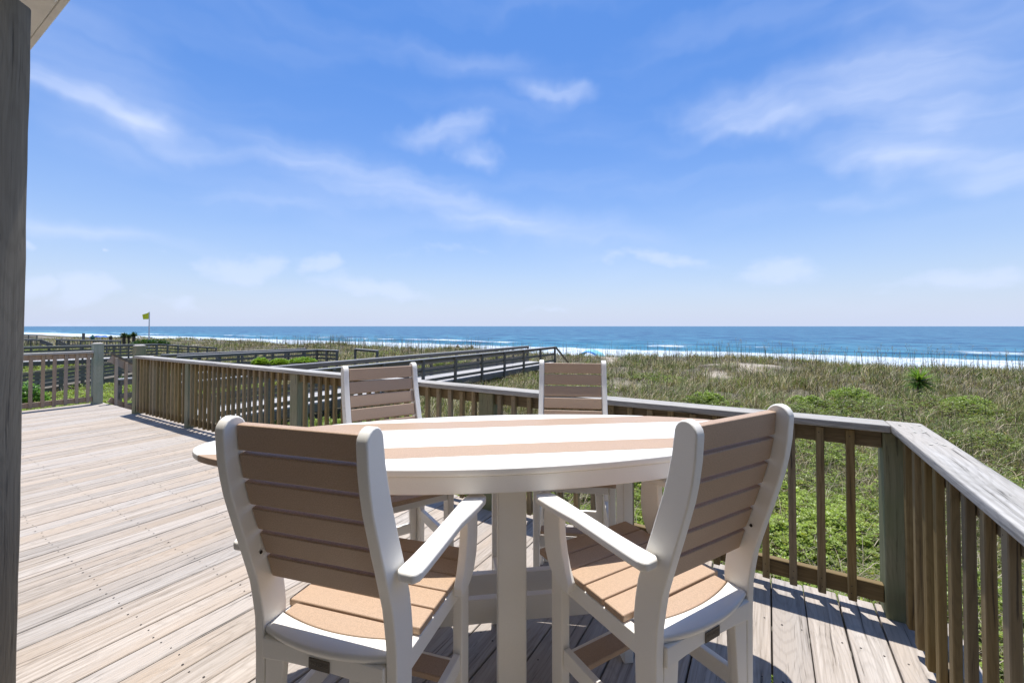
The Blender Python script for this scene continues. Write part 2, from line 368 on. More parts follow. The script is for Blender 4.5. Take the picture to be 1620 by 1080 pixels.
# ------------------------------------------------------------------ sea
def sea_z(S, T):
    near = np.clip(1 - np.abs(S - 150) / 110, 0, 1)
    ph = (fbm(T / 55, S / 90, 3) - .5) * 26
    zz = np.zeros_like(S)
    for c, a, wd in ((118, .75, 3.2), (134, .42, 3.0), (152, .38, 4.0), (176, .30, 5.0), (96, .22, 2.2), (205, .25, 6.0), (240, .2, 7)):
        var = .35 + 1.0 * fbm(T / 30 + c, T * 0 + c, 3)
        d = S - c - ph * (.5 + .5 * np.clip((c - 80) / 60, 0, 1))
        zz += a * var * np.where(d < 0, np.exp(-(d / (wd * .55)) ** 2), np.exp(-(d / (wd * 1.6)) ** 2))
    zz += (fbm(S / 3.2, T / 6.0, 3) - .5) * .22 * np.clip((S - 90) / 40, .2, 1) * np.clip((600 - S) / 300, 0, 1)
    return zz + np.clip((S - 70) / 25, 0, 1) * .0
def foam(S, T):
    ph = (fbm(T / 55, S / 90, 3) - .5) * 26
    d = S - ph * .8
    f = np.clip((113 - d) / 8, 0, 1) * np.clip((d - 62) / 5, .0, 1)
    m2 = np.clip(1 - np.abs(S - 134 - ph) / 13, 0, 1) * np.clip((fbm(T / 24 + 5, S / 16, 4) - .40) * 6, 0, 1)
    m3 = np.clip(1 - np.abs(S - 158 - ph) / 5, 0, 1) * np.clip((fbm(T / 18 + 25, S / 30, 3) - .5) * 7, 0, 1)
    return np.clip(np.maximum(np.maximum(f, m2 * .6), m3 * .3), 0, 1)
def sea_col(S, T): return np.stack([foam(S, T), np.clip((S - 100) / 260, 0, 1), S * 0], -1)
def sea_material():
    m, t, p, out = mat('sea_water')
    at = N(t, 'ShaderNodeAttribute', attribute_name='tint'); tc = N(t, 'ShaderNodeTexCoord')
    sp = N(t, 'ShaderNodeSeparateColor'); L(t, at.outputs['Color'], sp.inputs[0])
    def nz(sx, sy, sc_, det=4.0):
        mp = N(t, 'ShaderNodeMapping'); mp.inputs['Scale'].default_value = (sx, sy, 1); L(t, tc.outputs['Object'], mp.inputs[0])
        n = N(t, 'ShaderNodeTexNoise', Scale=sc_, Detail=det, Roughness=.62); L(t, mp.outputs[0], n.inputs['Vector']); return n.outputs[0]
    wv = nz(.22, .07, 1.0, 6.0); fn = nz(.35, .16, 1.0, 7.0); far = nz(.02, .004, 1.0, 6.0); mot = nz(.9, .5, 1.0, 5.0)
    deep = mixc(t, smooth(t, sp.outputs[1], 0, .6), (.052, .190, .265), (.012, .062, .150))
    deep = mixc(t, smooth(t, far, .35, .62, 0, .85), deep, (.008, .048, .125))
    deep = mixc(t, smooth(t, wv, .42, .60, 0, .8), deep, (.075, .235, .32))
    ff = M(t, 'ADD', M(t, 'MULTIPLY', sp.outputs[0], 1.1), M(t, 'MULTIPLY', M(t, 'SUBTRACT', fn, .5), 2.2))
    ff = smooth(t, ff, .35, .7)
    ff = M(t, 'MULTIPLY', ff, smooth(t, sp.outputs[0], .02, .12))
    caps = M(t, 'MULTIPLY', smooth(t, fn, .70, .76), smooth(t, far, .45, .6))
    ff = M(t, 'MAXIMUM', ff, M(t, 'MULTIPLY', caps, .6))
    fc = mixc(t, smooth(t, mot, .35, .65), (.34, .45, .52), (.66, .69, .72))
    L(t, mixc(t, ff, deep, fc), p.inputs['Base Color'])
    L(t, M(t, 'ADD', M(t, 'MULTIPLY', ff, .4), .34), p.inputs['Roughness'])
    p.inputs['IOR'].default_value = 1.33; p.inputs['Specular IOR Level'].default_value = .22
    b = N(t, 'ShaderNodeBump', Strength=.8, Distance=.6); L(t, M(t, 'ADD', wv, M(t, 'MULTIPLY', fn, .5)), b.inputs['Height']); L(t, b.outputs[0], p.inputs['Normal'])
    return m
S_ = np.concatenate([np.arange(70, 180, .8), np.arange(180, 300, 3.0), np.geomspace(303, 26000, 40)])
T_ = np.concatenate([-np.geomspace(71, 26000, 34)[::-1], np.arange(-70, 190, 1.6), np.geomspace(192, 26000, 60)])
sea = link('sea', grid_mesh('sea', S_, T_, sea_z, sea_material(), sea_col), loc=(0, 0, SEA_Z), rot=(0, 0, A0)); tag(sea, kind='structure')

# ------------------------------------------------------------------ deck
DT0, DT1, DS0, DS1 = -.766, 10.95, -2.1, 2.925
deck = thing('deck', None, None, rz=A0, kind='structure')
SIDING = flat('unseen_cream_siding', (.64, .57, .47), .7)
hs = thing('unseen_house_wall', None, None, rz=A0, kind='structure')  # unseen wall added behind the camera to block sky and bounce warm light
for i_ in range(38):
    link('unseen_siding_board', box('unseen_siding_board', -2.36, -2.34, -8.0, 11.5, -.3 + i_ * .19, -.3 + i_ * .19 + .20, SIDING, .003), hs, (-.004 * (i_ % 2), 0, 0), (0, R(-2.5) * 0, 0))
PW = .1535; pl_len = DS1 - DS0
plank_me = [box('plank', 0, pl_len, 0, PW - .0065, -.03, 0, DECK, .0035) for _ in range(1)][0]
k = 0; tt = DT0
nails = bmesh.new()
while tt < DT1 - .05:
    dz = random.uniform(-.0018, .0018); ds = random.uniform(-.006, .006)
    link('plank', plank_me, deck, (DS0 + ds, tt, dz), (random.uniform(-.004, .004), 0, random.uniform(-.0005, .0005)))
    for j in range(12):
        s0 = DS0 + .12 + j * .406
        if s0 > DS1 - .05: break
        for q in (.03, .112):
            if random.random() < .06: continue
            x, y = s0 + random.uniform(-.012, .012), tt + q + random.uniform(-.006, .006); r = random.uniform(.0035, .0055)
            nails.faces.new([nails.verts.new((x + r * math.cos(a), y + r * math.sin(a), dz + .0016)) for a in np.linspace(0, 2 * math.pi, 7)[:-1]])
    tt += PW; k += 1
DTE = tt
link('nail_head', finish(nails, 'nail_head', NAIL, False), deck, kind='stuff')
link('rim_board', box('rim_board', DS1 - .06, DS1 - .022, DT0 + .03, DTE - .03, -.27, -.034, WALK), deck)
link('rim_board', box('rim_board', DS0, DS1 - .062, DT0 + .03, DT0 + .068, -.27, -.034, WALK), deck)
for j in range(12):
    s0 = DS0 + .12 + j * .406
    if s0 < DS1 - .1: link('joist', box('joist', s0 - .019, s0 + .019, DT0 + .07, DTE - .04, -.25, -.034, WALK), deck)
fp = box('footing_post', -.07, .07, -.07, .07, -1.9, -.272, POSTM)
for q in (-.4, 2.2, 4.6, 7.0, 9.5): link('footing_post', fp, deck, (DS1 - .16, q, 0))

# ------------------------------------------------------------------ railings of the deck
CAPZ = .969
def railing(label, p0, p1, posts, bal_mat, brd_mat, pitch=.127, bw=.035, bd=.036, CAPZ=CAPZ, cap_ext=(0, 0), cap_splits=(), bal0=.06):
    """local x runs along the rail, local y points away from the deck; posts = [(x, size, material, height)]"""
    a = W(*p0); b = W(*p1); d = b - a; ln = d.length
    root = thing('deck_railing', label, 'railing', a, math.atan2(d.y, d.x), 'railings round the deck')
    for x, sz, pm, ph in posts:
        o = link('post', box('post', -sz / 2, sz / 2, -.028, sz - .028, -.25, ph, pm, .006), root, (x, 0, .25 if False else 0)); 
    xs = sorted(p[0] for p in posts)
    edges = [(-.0 if not xs or xs[0] > .2 else xs[0] + .07)] 
    stops = [(p[0] - p[1] / 2, p[0] + p[1] / 2) for p in sorted(posts)]
    spans = []; cur = 0.0
    for lo, hi in stops:
        if lo - cur > .15: spans.append((cur, lo))
        cur = max(cur, hi)
    if ln - cur > .15: spans.append((cur, ln))
    for lo, hi in spans:
        link('top_board', box('top_board', 0, hi - lo - .004, 0, .038, CAPZ - .038 - .090, CAPZ - .040, brd_mat), root, (lo + .002, 0, 0))
        link('bottom_board', box('bottom_board', 0, hi - lo - .004, 0, .038, .062, .150, brd_mat), root, (lo + .002, 0, 0))
    bm_ = box('baluster', -bw / 2, bw / 2, -bd, -.001, .050, CAPZ - .041, bal_mat, .003)
    x = bal0; nb = bmesh.new()
    while x < ln - .03:
        if all(not (p[0] - p[1] / 2 - bw * .55 < x < p[0] + p[1] / 2 + bw * .55) for p in posts):
            link('baluster', bm_, root, (x + random.uniform(-.004, .004), random.uniform(-.001, .0005), random.uniform(-.006, .004)), (random.uniform(-.002, .002), random.uniform(-.004, .004), random.uniform(-.03, .03)))
            for zq in (.088, .124, CAPZ - .075):
                xc, zc_, r = x + random.uniform(-.006, .006), zq + random.uniform(-.006, .006), .0028
                nb.faces.new([nb.verts.new((xc + r * math.cos(q), -bd - .0035, zc_ + r * math.sin(q))) for q in np.linspace(0, 2 * math.pi, 7)[:-1]])
        x += pitch
    link('nail_head', finish(nb, 'nail_head', NAIL, False), root, kind='stuff')
    cuts = [-cap_ext[0]] + list(cap_splits) + [ln + cap_ext[1]]
    for i in range(len(cuts) - 1):
        c = link('cap_board', box('cap_board', 0, cuts[i + 1] - cuts[i] - .003, -.056, .086, -.038, 0, CAP, .006, 2), root, (cuts[i], 0, CAPZ + random.uniform(-.001, .001)))
    return root
RS = 2.83; RT = -.575; LT = 10.80
TB, TA = 9.07, 10.60
# seaward side: x runs from the stair post towards the corner
X = lambda t: (TB - t)
lng = railing('long seaward wooden railing with grey cap from the stair opening to the deck corner', (RS, TB), (RS, RT), [
    (0, .14, POSTM, 1.13), (X(7.16), .105, POSTM, CAPZ - .041), (X(4.55), .14, POSTM, CAPZ - .041), (X(1.94), .14, POSTM, CAPZ - .041), (X(RT) - .012, .14, POSTM, CAPZ - .041)],
    BAL, BRD, cap_ext=(-.062, -.055), cap_splits=(X(5.9), X(2.62)), bal0=.159)
rgt = railing('near wooden railing with broad weathered cap running back from the deck corner', (RS, RT), (DS0, RT), [(2.3, .14, POSTM, CAPZ - .041)], BAL, BRD, cap_ext=(.086, 0), bal0=.135, pitch=.142, bw=.041, bd=.027)
lft = railing('far side railing with widely spaced pinkish balusters ending at a pale green post', (DS0, LT), (2.81, LT), [(2.81 - DS0, .14, POSTG, 1.13), (1.9, .105, BALP, CAPZ - .041)], BALP, BALP, pitch=.142, bw=.045, CAPZ=1.0, cap_ext=(0, -.072), bal0=.08)
# chamfered tops of the two tall stair posts
for root, x in ((lng, 0), (lft, 2.81 - DS0)):
    bm = bmesh.new(); add_box(bm, -.07, .07, -.028, .112, 1.13, 1.15)
    for v in bm.verts:
        if v.co.z > 1.14: v.co.x *= .6; v.co.y = .042 + (v.co.y - .042) * .6
    link('post_top', finish(bm, 'post_top', CAP, False), root, (x, 0, .001))
# lichen and bird lime spots on the caps
LICH = flat('pale_lichen', (.56, .545, .48), .9)
lb = bmesh.new()
for _ in range(18):
    a_ = random.choice((.03, .05, .12, .17, .42)); x, y = a_ + random.gauss(0, .03), random.uniform(-.03, .065); r = random.uniform(.002, .0085)
    lb.faces.new([lb.verts.new((x + r * random.uniform(.6, 1.3) * math.cos(q), y + r * random.uniform(.6, 1.3) * math.sin(q), CAPZ + .0022)) for q in np.linspace(0, 2 * math.pi, 9)[:-1]])
link('lichen', finish(lb, 'lichen', LICH, False), rgt, kind='stuff')
# stairs down to the dunes
st = thing('deck_stairs', 'wooden stairs going down through the opening between the two tall posts', 'stairs', W(DS1, 9.15), A0)
tr = box('tread', 0, .29, 0, 1.36, -.038, 0, DECK, .004)
for i in range(7): link('tread', tr, st, (.01 + i * .27, .02, -.185 * (i + 1)))
bm = bmesh.new()
for y in (.0, 1.40): bar(bm, (-.02, y, -.12), (1.9, y, -1.42), .04, .24)
link('stringer', finish(bm, 'stringer', BRD, False), st)
for y, mm in ((1.47, BALP),):
    bm = bmesh.new(); bar(bm, (.0, y, .96), (1.75, y, -.24), .09, .035); link('handrail', finish(bm, 'handrail', WALK, False), st)
    bm = bmesh.new(); bar(bm, (.0, y, .86), (1.75, y, -.34), .036, .13); link('upper_board', finish(bm, 'upper_board', mm, False), st)
    bm = bmesh.new(); bar(bm, (.0, y, .08), (1.75, y, -1.12), .036, .1); link('lower_board', finish(bm, 'lower_board', mm, False), st)
    bs = box('baluster', -.022, .022, -.02, .02, -.92, 0, mm, .003)
    for i in range(12):
        x = .08 + i * .145; link('baluster', bs, st, (x, y - .05, .92 - x * .686))
    link('stair_post', box('stair_post', -.05, .05, -.05, .05, -1.6, -.1, POSTM, .005), st, (1.80, y, 0))

# ------------------------------------------------------------------ porch roof edge and post over the camera
pr = thing('porch_roof', 'pale painted roof edge of the porch above the rough wooden post', 'porch roof', rz=A0)
pz = 2.62
e0 = pos(113, 0, pz); es, et = ST(e0)
pr_f = box('fascia', es - .022, es, et - 9.0, et + 3.2, pz, pz + .19, TRIM, .003); link('fascia', pr_f, pr)
link('soffit', box('soffit', -2.3, es - .105, et - 9.0, et + 3.2, pz + .012, pz + .03, TRIM, .002), pr)  # run out of view widened to block sky light behind the camera
link('trim_strip', box('trim_strip', es - .10, es - .024, et - 9.0, et + 3.2, pz - .004, pz + .011, TRIM, .002), pr)
link('roof_board', box('roof_board', -2.3, es + .03, et - 9.0, et + 3.2, pz + .192, pz + .22, WALK, .002), pr)
pp = pos(38, 60, 2.2); 
PYd = 1.18
pk = (41 - 810) / F
px_ = pk * (PYd + .139) + .0195
pst = thing('porch_post', 'rough dark grey wooden post standing under the porch roof edge', 'post', (px_, PYd, 0), R(8))
bm = bmesh.new(); 
nseg = 26
zz = np.linspace(0, 2.46, nseg)
rings = []
for i, z in enumerate(zz):
    wob = .001 * math.sin(z * 9) + .0008 * math.sin(z * 23 + 1)
    wob2 = .001 * math.sin(z * 7 + 2) + .0006 * math.sin(z * 31)
    rings.append([bm.verts.new(c) for c in ((0 + wob, .0 + wob2, z), (-.14, 0 + wob2, z), (-.14, .14, z), (0 + wob, .14, z))])
for a_, b_ in zip(rings[:-1], rings[1:]):
    for i in range(4): bm.faces.new((a_[i], a_[(i + 1) % 4], b_[(i + 1) % 4], b_[i]))
bm.faces.new(rings[0]); bm.faces.new(rings[-1])
bevel(bm, .008, 2, 60)
link('post_shaft', finish(bm, 'post_shaft', PORCH, True, 50), pst)
link('beam', box('beam', -.14, 1.0, 0, .14, 0, .17, TRIM, .004), pst, (0, 0, 2.465), (0, 0, A0 - R(8)) , (.001 + 1, 1, 1)).rotation_euler = (0, 0, A0 + math.pi - R(8))
# ------------------------------------------------------------------ table
KF = .887; FZ = H * (1 - KF); LEG0 = -FZ / KF          # furniture scale and the height its drawing is lifted by
def settle(root):
    """bring a drawn piece of furniture to its real size; its legs then end on the deck"""
    done = set()
    def go(o, top):
        if o.data and o.data.name not in done: o.data.transform(Matrix.Scale(KF, 4)); done.add(o.data.name)
        o.location = o.location * KF + (Vector((0, 0, FZ)) if top else Vector())
        for c in o.children: go(c, False)
    for c in root.children: go(c, True)
TZ = .93; TH = .028
TC = Vector((-.050, 2.069, 0)); TCR = TC * KF; TA_ = R(7.4); SA, SB = 1.362, .474
table = thing('patio_table', 'long oval white patio table with two tan stripes between the four tall chairs', 'table', TCR, TA_)
def ell(b): return SA * math.sqrt(max(0, 1 - (b / SB) ** 2))
SE = 1.86
bands = [(-SB, -.3005, WHITE), (-.2975, -.1465, TAN), (-.1435, .0165, WHITE), (.0195, .1785, WHITE), (.1815, .3385, TAN), (.3415, SB, WHITE)]
for b0, b1, m in bands:
    n = 26
    def th(b): return math.asin(max(-1, min(1, b / SB)))
    t0, t1 = th(b0), th(b1)
    rt = [(SA * (1 - abs(math.sin(t0 + (t1 - t0) * i / n)) ** SE) ** (1 / SE), SB * math.sin(t0 + (t1 - t0) * i / n)) for i in range(n + 1)]
    lf = [(-x, y) for x, y in rt[::-1]]
    pts = rt + lf; out_ = []
    for p in pts:
        if not out_ or math.dist(out_[-1], p) > 1e-4: out_.append(p)
    if math.dist(out_[0], out_[-1]) < 1e-4: out_.pop()
    bm = bmesh.new(); lo = [bm.verts.new((x, y, TZ - TH)) for x, y in out_]; hi = [bm.verts.new((x, y, TZ)) for x, y in out_]
    bm.faces.new(lo); bm.faces.new(hi); q = len(out_)
    for i in range(q): bm.faces.new((lo[i], lo[(i + 1) % q], hi[(i + 1) % q], hi[i]))
    bmesh.ops.recalc_face_normals(bm, faces=bm.faces[:]); bm.normal_update()
    ed = [e for e in bm.edges if e.calc_face_angle(0) > R(60) and all(abs(abs(v.co.x / SA) ** SE + abs(v.co.y / SB) ** SE - 1) < .006 for v in e.verts) and abs(e.verts[0].co.z - e.verts[1].co.z) < 1e-4]
    ed2 = [e for e in bm.edges if e not in ed and e.calc_face_angle(0) > R(60) and abs(e.verts[0].co.z - e.verts[1].co.z) < 1e-4]
    bmesh.ops.bevel(bm, geom=ed, offset=.006, segments=3, profile=.5, affect='EDGES', clamp_overlap=True)
    bmesh.ops.bevel(bm, geom=[e for e in ed2 if e.is_valid], offset=.0015, segments=1, profile=.5, affect='EDGES', clamp_overlap=True)
    link('top_plank', finish(bm, 'top_plank', m, True, 50), table)
# curved aprons under the two long edges
for sg in (1, -1):
    n = 30; a0, a1 = math.acos(.70), math.pi - math.acos(.70)
    cs_ = [math.cos(a0 + (a1 - a0) * i / n) for i in range(n + 1)]; ou = [((SA - .008) * c_, sg * (SB - .006) * (1 - abs(c_) ** SE) ** (1 / SE)) for c_ in cs_]
    inn = [(x * .985, y - sg * .028) for x, y in ou[::-1]]
    link('apron', prism('apron', ou + inn, TZ - .095, TZ - TH - .001, 'z', WHITE, .003, 2), table)
for sg in (1, -1): link('cross_support', box('cross_support', -.02, .02, -.40, .40, TZ - .085, TZ - TH - .002, WHITE), table, (sg * .95, 0, 0), (0, 0, 0), (1, .6, 1))
def leg(x, y, w_=.114, d_=.05, rz=0):
    link('leg', box('leg', -w_ / 2, w_ / 2, -d_ / 2, d_ / 2, LEG0, TZ - TH - .002, WHITE, .006, 2), table, (x, y, 0), (0, 0, rz))
def tl(x, y):     # world to table coordinates
    v = Vector((x, y, 0)) - TC; c, s_ = math.cos(-TA_), math.sin(-TA_); return (v.x * c - v.y * s_, v.x * s_ + v.y * c)
f1 = tl(-.002, 1.70); f2 = tl(-.055, 2.40)
leg(f1[0], f1[1]); leg(f2[0], f2[1])
leg(.62, .0, .10, .05, R(90)); leg(-.66, .0, .10, .05, R(90))
link('stretcher', box('stretcher', -.64, .595, -.02, .02, .10, .21, WHITE, .005, 2), table, (0, -.075, 0))
link('stretcher', box('stretcher', -.64, .595, -.02, .02, .10, .21, WHITE, .005, 2), table, (0, .12, 0))
cx_ = (f1[0] + f2[0]) / 2
link('cross_board', box('cross_board', -.02, .02, f1[1] + .03, -.097, .10, .19, WHITE, .005, 2), table, (cx_ - .015, 0, 0))
link('cross_board', box('cross_board', -.02, .02, .142, f2[1] - .03, .10, .19, WHITE, .005, 2), table, (cx_ - .015, 0, 0))

settle(table)

# ------------------------------------------------------------------ chairs
def back_y(z):     # centre line of the back posts
    return float(np.interp(z, [0, .50, .60, .70, .80, .90, 1.00, 1.08, 1.15, 1.22], [0, .004, .004, -.010, -.040, -.074, -.106, -.126, -.136, -.139]))
def make_chair():
    t = thing('counter_chair', 'x', 'chair', group='white and tan counter chairs round the patio table')
    ww = lambda z: float(np.interp(z, [0, .5, .62, .8, 1.0, 1.16, 1.22], [.064, .080, .090, .091, .084, .072, .068])) / 2
    zs = list(np.linspace(LEG0, 1.165, 25)) 
    front = [(back_y(z) + ww(z), z) for z in zs]; rear = [(back_y(z) - ww(z), z) for z in zs[::-1]]
    c = back_y(1.19); r_ = ww(1.17)
    arc = [(c + r_ * math.cos(a), 1.175 + .038 * math.sin(a)) for a in np.linspace(.12, math.pi - .12, 9)]
    out = front + arc + rear
    for sx in (-1, 1):
        link('back_post', prism('back_post', out, -.0170, .0170, 'x', WHITE, .0055, 3), t, (sx * .223, 0, 0))
    # back slats follow the curve
    top = 1.192
    for i in range(6):
        zc = top - .0365 - i * .0815
        dy = back_y(zc + .03) - back_y(zc - .03); tilt = math.atan2(-dy, .06)
        me = box('back_slat', -.203, .203, -.0135, .0135, -.0365, .0365, TAN, .004, 2)
        link('back_slat', me, t, (0, back_y(zc) + .014, zc), (tilt, 0, 0))
    # seat
    SZ = .575
    edges = [.495, .415, .333, .250, .167, .084]
    ys = [.545 - i * .0925 for i in range(6)]
    for i in range(5):
        y1 = ys[i]; y0 = y1 - .086
        link('seat_slat', box('seat_slat', -.238, .238, y0, y1, SZ - .024, SZ, TAN, .005, 2), t)
    n = 14
    arcp = [(.200 - .400 * i / n, .034 - .030 * (1 - ((.2 - .4 * i / n) / .2) ** 2)) for i in range(n + 1)]
    link('seat_slat', prism('seat_slat', [(-.2, .079), (.2, .079)] + arcp, SZ - .024, SZ, 'z', TAN, .004, 2), t)
    inner = [(.204 - .408 * i / n, -.0005 + .031 - .030 * (1 - ((.204 - .408 * i / n) / .204) ** 2)) for i in range(n + 1)]
    outer = [(-.204 + .408 * i / n, -.026 - .032 * (1 - ((-.204 + .408 * i / n) / .204) ** 2)) for i in range(n + 1)]
    bm = bmesh.new()
    # crescent: flat top, then a face falling away behind
    levels = [(0, SZ - .001), (.012, SZ - .012), (.010, SZ - .045)]
    prev = None; bot = []
    inn = [bm.verts.new((x, y, SZ - .001)) for x, y in inner[::-1]]; inb = [bm.verts.new((x, y, SZ - .024)) for x, y in inner[::-1]]
    rows = [inn]
    for o_, z_ in ((0, SZ - .001), (-.005, SZ - .004), (-.008, SZ - .010), (-.002, SZ - .024)):
        rows.append([bm.verts.new((x, y + o_, z_)) for x, y in outer])
    rows.append(inb)
    rows.append(inn)
    for ra, rb in zip(rows[:-1], rows[1:]):
        for i in range(n): bm.faces.new((ra[i], ra[i + 1], rb[i + 1], rb[i]))
    bm.faces.new([r2[0] for r2 in rows[:-1]]); bm.faces.new([r2[-1] for r2 in rows[:-1]])
    link('rear_seat_rail', finish(bm, 'rear_seat_rail', WHITE, True, 50), t)
    ap = [(-.204, SZ - .025), (.204, SZ - .025), (.204, SZ - .086), (.12, SZ - .078), (0, SZ - .074), (-.12, SZ - .078), (-.204, SZ - .086)]
    link('rear_apron', prism('rear_apron', ap, -.046, -.022, 'y', WHITE, .004, 2, 60), t)
    # inner boards of the rear legs
    for sx in (-1, 1):
        pts = [(sx * .204, LEG0), (sx * .204, SZ - .087), (sx * .138, SZ - .087), (sx * .156, .25), (sx * .176, LEG0)]
        link('leg_board', prism('leg_board', pts, -.034, -.010, 'y', WHITE, .004, 2, 40), t)
        link('front_leg', box('front_leg', -.019, .019, .395, .460, LEG0, SZ - .026, WHITE, .006, 2), t, (sx * .222, 0, 0))
        link('side_rail', box('side_rail', -.016, .016, .038, .394, SZ - .085, SZ - .025, WHITE, .004, 2), t, (sx * .222, 0, 0))
        link('side_stretcher', box('side_stretcher', -.013, .013, .034, .394, .215, .275, WHITE, .004, 2), t, (sx * .222, 0, 0))
        sup = [(.455, .792), (.462, .74), (.462, .68), (.452, .62), (.430, .575), (.395, .545), (.35, .528), (.315, .530), (.312, .56), (.335, .60), (.352, .65), (.362, .70), (.366, .75), (.368, .792)]
        link('arm_support', prism('arm_support', sup, -.0165, .0165, 'x', WHITE, .006, 3), t, (sx * .259, 0, 0))
        arm = [(.246, .02), (.245, .10), (.238, .25), (.231, .38), (.230, .455), (.237, .480), (.256, .492), (.283, .492), (.302, .480), (.309, .455), (.309, .38), (.301, .25), (.308, .10), (.312, .0), (.312, -.042), (.300, -.062), (.256, -.060), (.2435, -.045)]
        link('arm', prism('arm', [(sx * x, y) for x, y in arm], .794, .822, 'z', WHITE, .008, 3), t)
        bt = bmesh.new(); cyl(bt, (sx * .2025, -.052, .80), (sx * .204, -.052, .80), .005, .005, 10)
        link('screw_cap', finish(bt, 'screw_cap', NAIL, False), t)
    link('front_rail', box('front_rail', -.2, .2, .43, .455, SZ - .095, SZ - .026, WHITE, .004, 2), t)
    link('footrest', box('footrest', -.2, .2, .335, .418, .205, .228, TAN, .005, 2), t)
    link('footrest_rail', box('footrest_rail', -.2, .2, .420, .444, .150, .215, WHITE, .005, 2), t)
    link('back_stretcher', box('back_stretcher', -.165, .165, -.034, -.012, .12, .18, WHITE, .004, 2), t)
    pl = link('name_plate', box('name_plate', -.035, .035, -.003, 0, -.0155, .0155, PLATE, .001), t, (0, -.0465, SZ - .058))
    tx = bpy.data.curves.new('lettering', 'FONT'); tx.body = 'PARADISE'; tx.size = .0135; tx.align_x = 'CENTER'; tx.align_y = 'CENTER'; tx.extrude = .0004
    tx.materials.append(PLATE2)
    tmp = bpy.data.objects.new('tmp', tx); COL.objects.link(tmp); dg = bpy.context.evaluated_depsgraph_get(); dg.update()
    tme = bpy.data.meshes.new_from_object(tmp.evaluated_get(dg)); bpy.data.objects.remove(tmp)
    lt = link('lettering', tme, pl, (0, -.0034, .001), (R(90), 0, 0))
    return t
def copy_tree(o, parent=None):
    c = o.copy(); COL.objects.link(c); c.parent = parent
    for ch in list(o.children): copy_tree(ch, c)
    return c
chair = make_chair(); settle(chair)
def place(o, x, y, fx, fy, label):
    o.location = (x * KF, y * KF, 0); o.rotation_euler = (0, 0, math.atan2(fy, fx) - math.pi / 2); o['label'] = label
spots = [(-.524, 1.244, .285, .958, 'tall white and tan chair in front of the table nearer the wide open deck'),
         (.591, 1.359, -.509, .861, 'tall white and tan chair at the table with its back towards the deck corner post'),
         (-.786, 2.672, .562, -.827, 'tall white and tan chair across the table with the boardwalk directly behind'),
         (.423, 2.96, -.13, -.99, 'tall white and tan chair across the table below the blue beach shelter on the dune')]
for i, s_ in enumerate(spots):
    o = chair if i == 0 else copy_tree(chair)
    place(o, *s_)

#@@VEG
# ------------------------------------------------------------------ boardwalks over the dunes
def walk_frame(a, b):
    d = (b - a); return math.atan2(d.y, d.x), Vector((d.x, d.y)).length, d.z
post_cache = {}
def fence_line(root, a, b, n_posts, h, boards, drop=1.9, cap=True, cm=None, post_w=.10, side=1, bal=0, board_h=.12):
    """posts, a cap rail and side boards from world point a to b, where both are points on the cap; every piece a part of root"""
    inv = Matrix.Rotation(-root.rotation_euler.z, 4, 'Z') @ Matrix.Translation(-root.location)
    a, b = inv @ Vector(a), inv @ Vector(b); d = b - a; ln = d.length; rz = math.atan2(d.y, d.x); ry = -math.atan2(d.z, math.hypot(d.x, d.y))
    rot = (0, ry, rz)
    if cap: link('cap_rail', box('cap_rail', -.03, ln + .03, -.075 + .04 * (cm is not None), .075 - .04 * (cm is not None), -.038, 0, cm or WALK_LIT, .004), root, a, rot)
    key = (round(ln, 3), board_h)
    bmz = box('side_board', 0, ln, -.018, .018, -board_h, 0, WALK, .003)
    nrm = Vector((-math.sin(rz), math.cos(rz), 0)) * .035 * side
    for q in boards: link('side_board', bmz, root, a + nrm + Vector((0, 0, -q)), rot)
    pm = box('post', -post_w / 2, post_w / 2, -post_w / 2, post_w / 2, -h - drop, -.040, WALK, .004)
    for i in range(n_posts):
        f = i / max(1, n_posts - 1); link('post', pm, root, a + d * f - nrm * .9, (0, 0, rz))
    if bal:
        bm_ = box('baluster', -.02, .02, -.02, .02, -h + .02, -.12, WALK, .002)
        for i in range(bal): link('baluster', bm_, root, a + d * ((i + .5) / bal) + nrm * .3, (0, 0, rz))
def surface(root, a, b, wdt, zc, side):
    """a walking surface of cross planks from a to b (cap points of one fence), wdt wide to the given side, zc under the cap"""
    inv = Matrix.Rotation(-root.rotation_euler.z, 4, 'Z') @ Matrix.Translation(-root.location)
    a, b = inv @ Vector(a), inv @ Vector(b); d = b - a; ln = d.length; rz = math.atan2(d.y, d.x); ry = -math.atan2(d.z, math.hypot(d.x, d.y))
    bm = bmesh.new(); n = int(ln / .145)
    for i in range(n): add_box(bm, i * .145, i * .145 + .138, min(0, side * wdt) + random.uniform(-.02, .02), max(0, side * wdt), -.035, random.uniform(-.004, .002))
    link('walking_surface', finish(bm, 'walking_surface', WALK_LIT, False), root, a + Vector((0, 0, -zc)), (0, ry, rz), kind='stuff')
    bj = box('side_beam', 0, ln, -.02, .02, -.24, 0, WALK, .003)
    for y in (side * .03, side * (wdt - .03)):
        link('side_beam', bj, root, a + Vector((0, 0, -zc - .037)) + Vector((-math.sin(rz), math.cos(rz), 0)) * y, (0, ry, rz))
CZ = .19
B1 = [(.0, .0)]
bw1 = thing('boardwalk', 'raised boardwalk just past the seaward railing with open board sides ending above the surf', 'boardwalk', W(4.4, 11.5), A0, 'boardwalks over the dunes')
fence_line(bw1, W(4.4, 11.5, CZ), W(24.2, 11.5, CZ), 11, 1.0, (.042, .42, .82), side=1)
fence_line(bw1, W(3.9, 13.5, CZ), W(24.4, 13.5, CZ), 12, 1.0, (.042, .36, .62, .86), side=-1)
surface(bw1, W(3.7, 11.5, CZ), W(24.3, 11.5, CZ), 2.0, 1.0, 1)
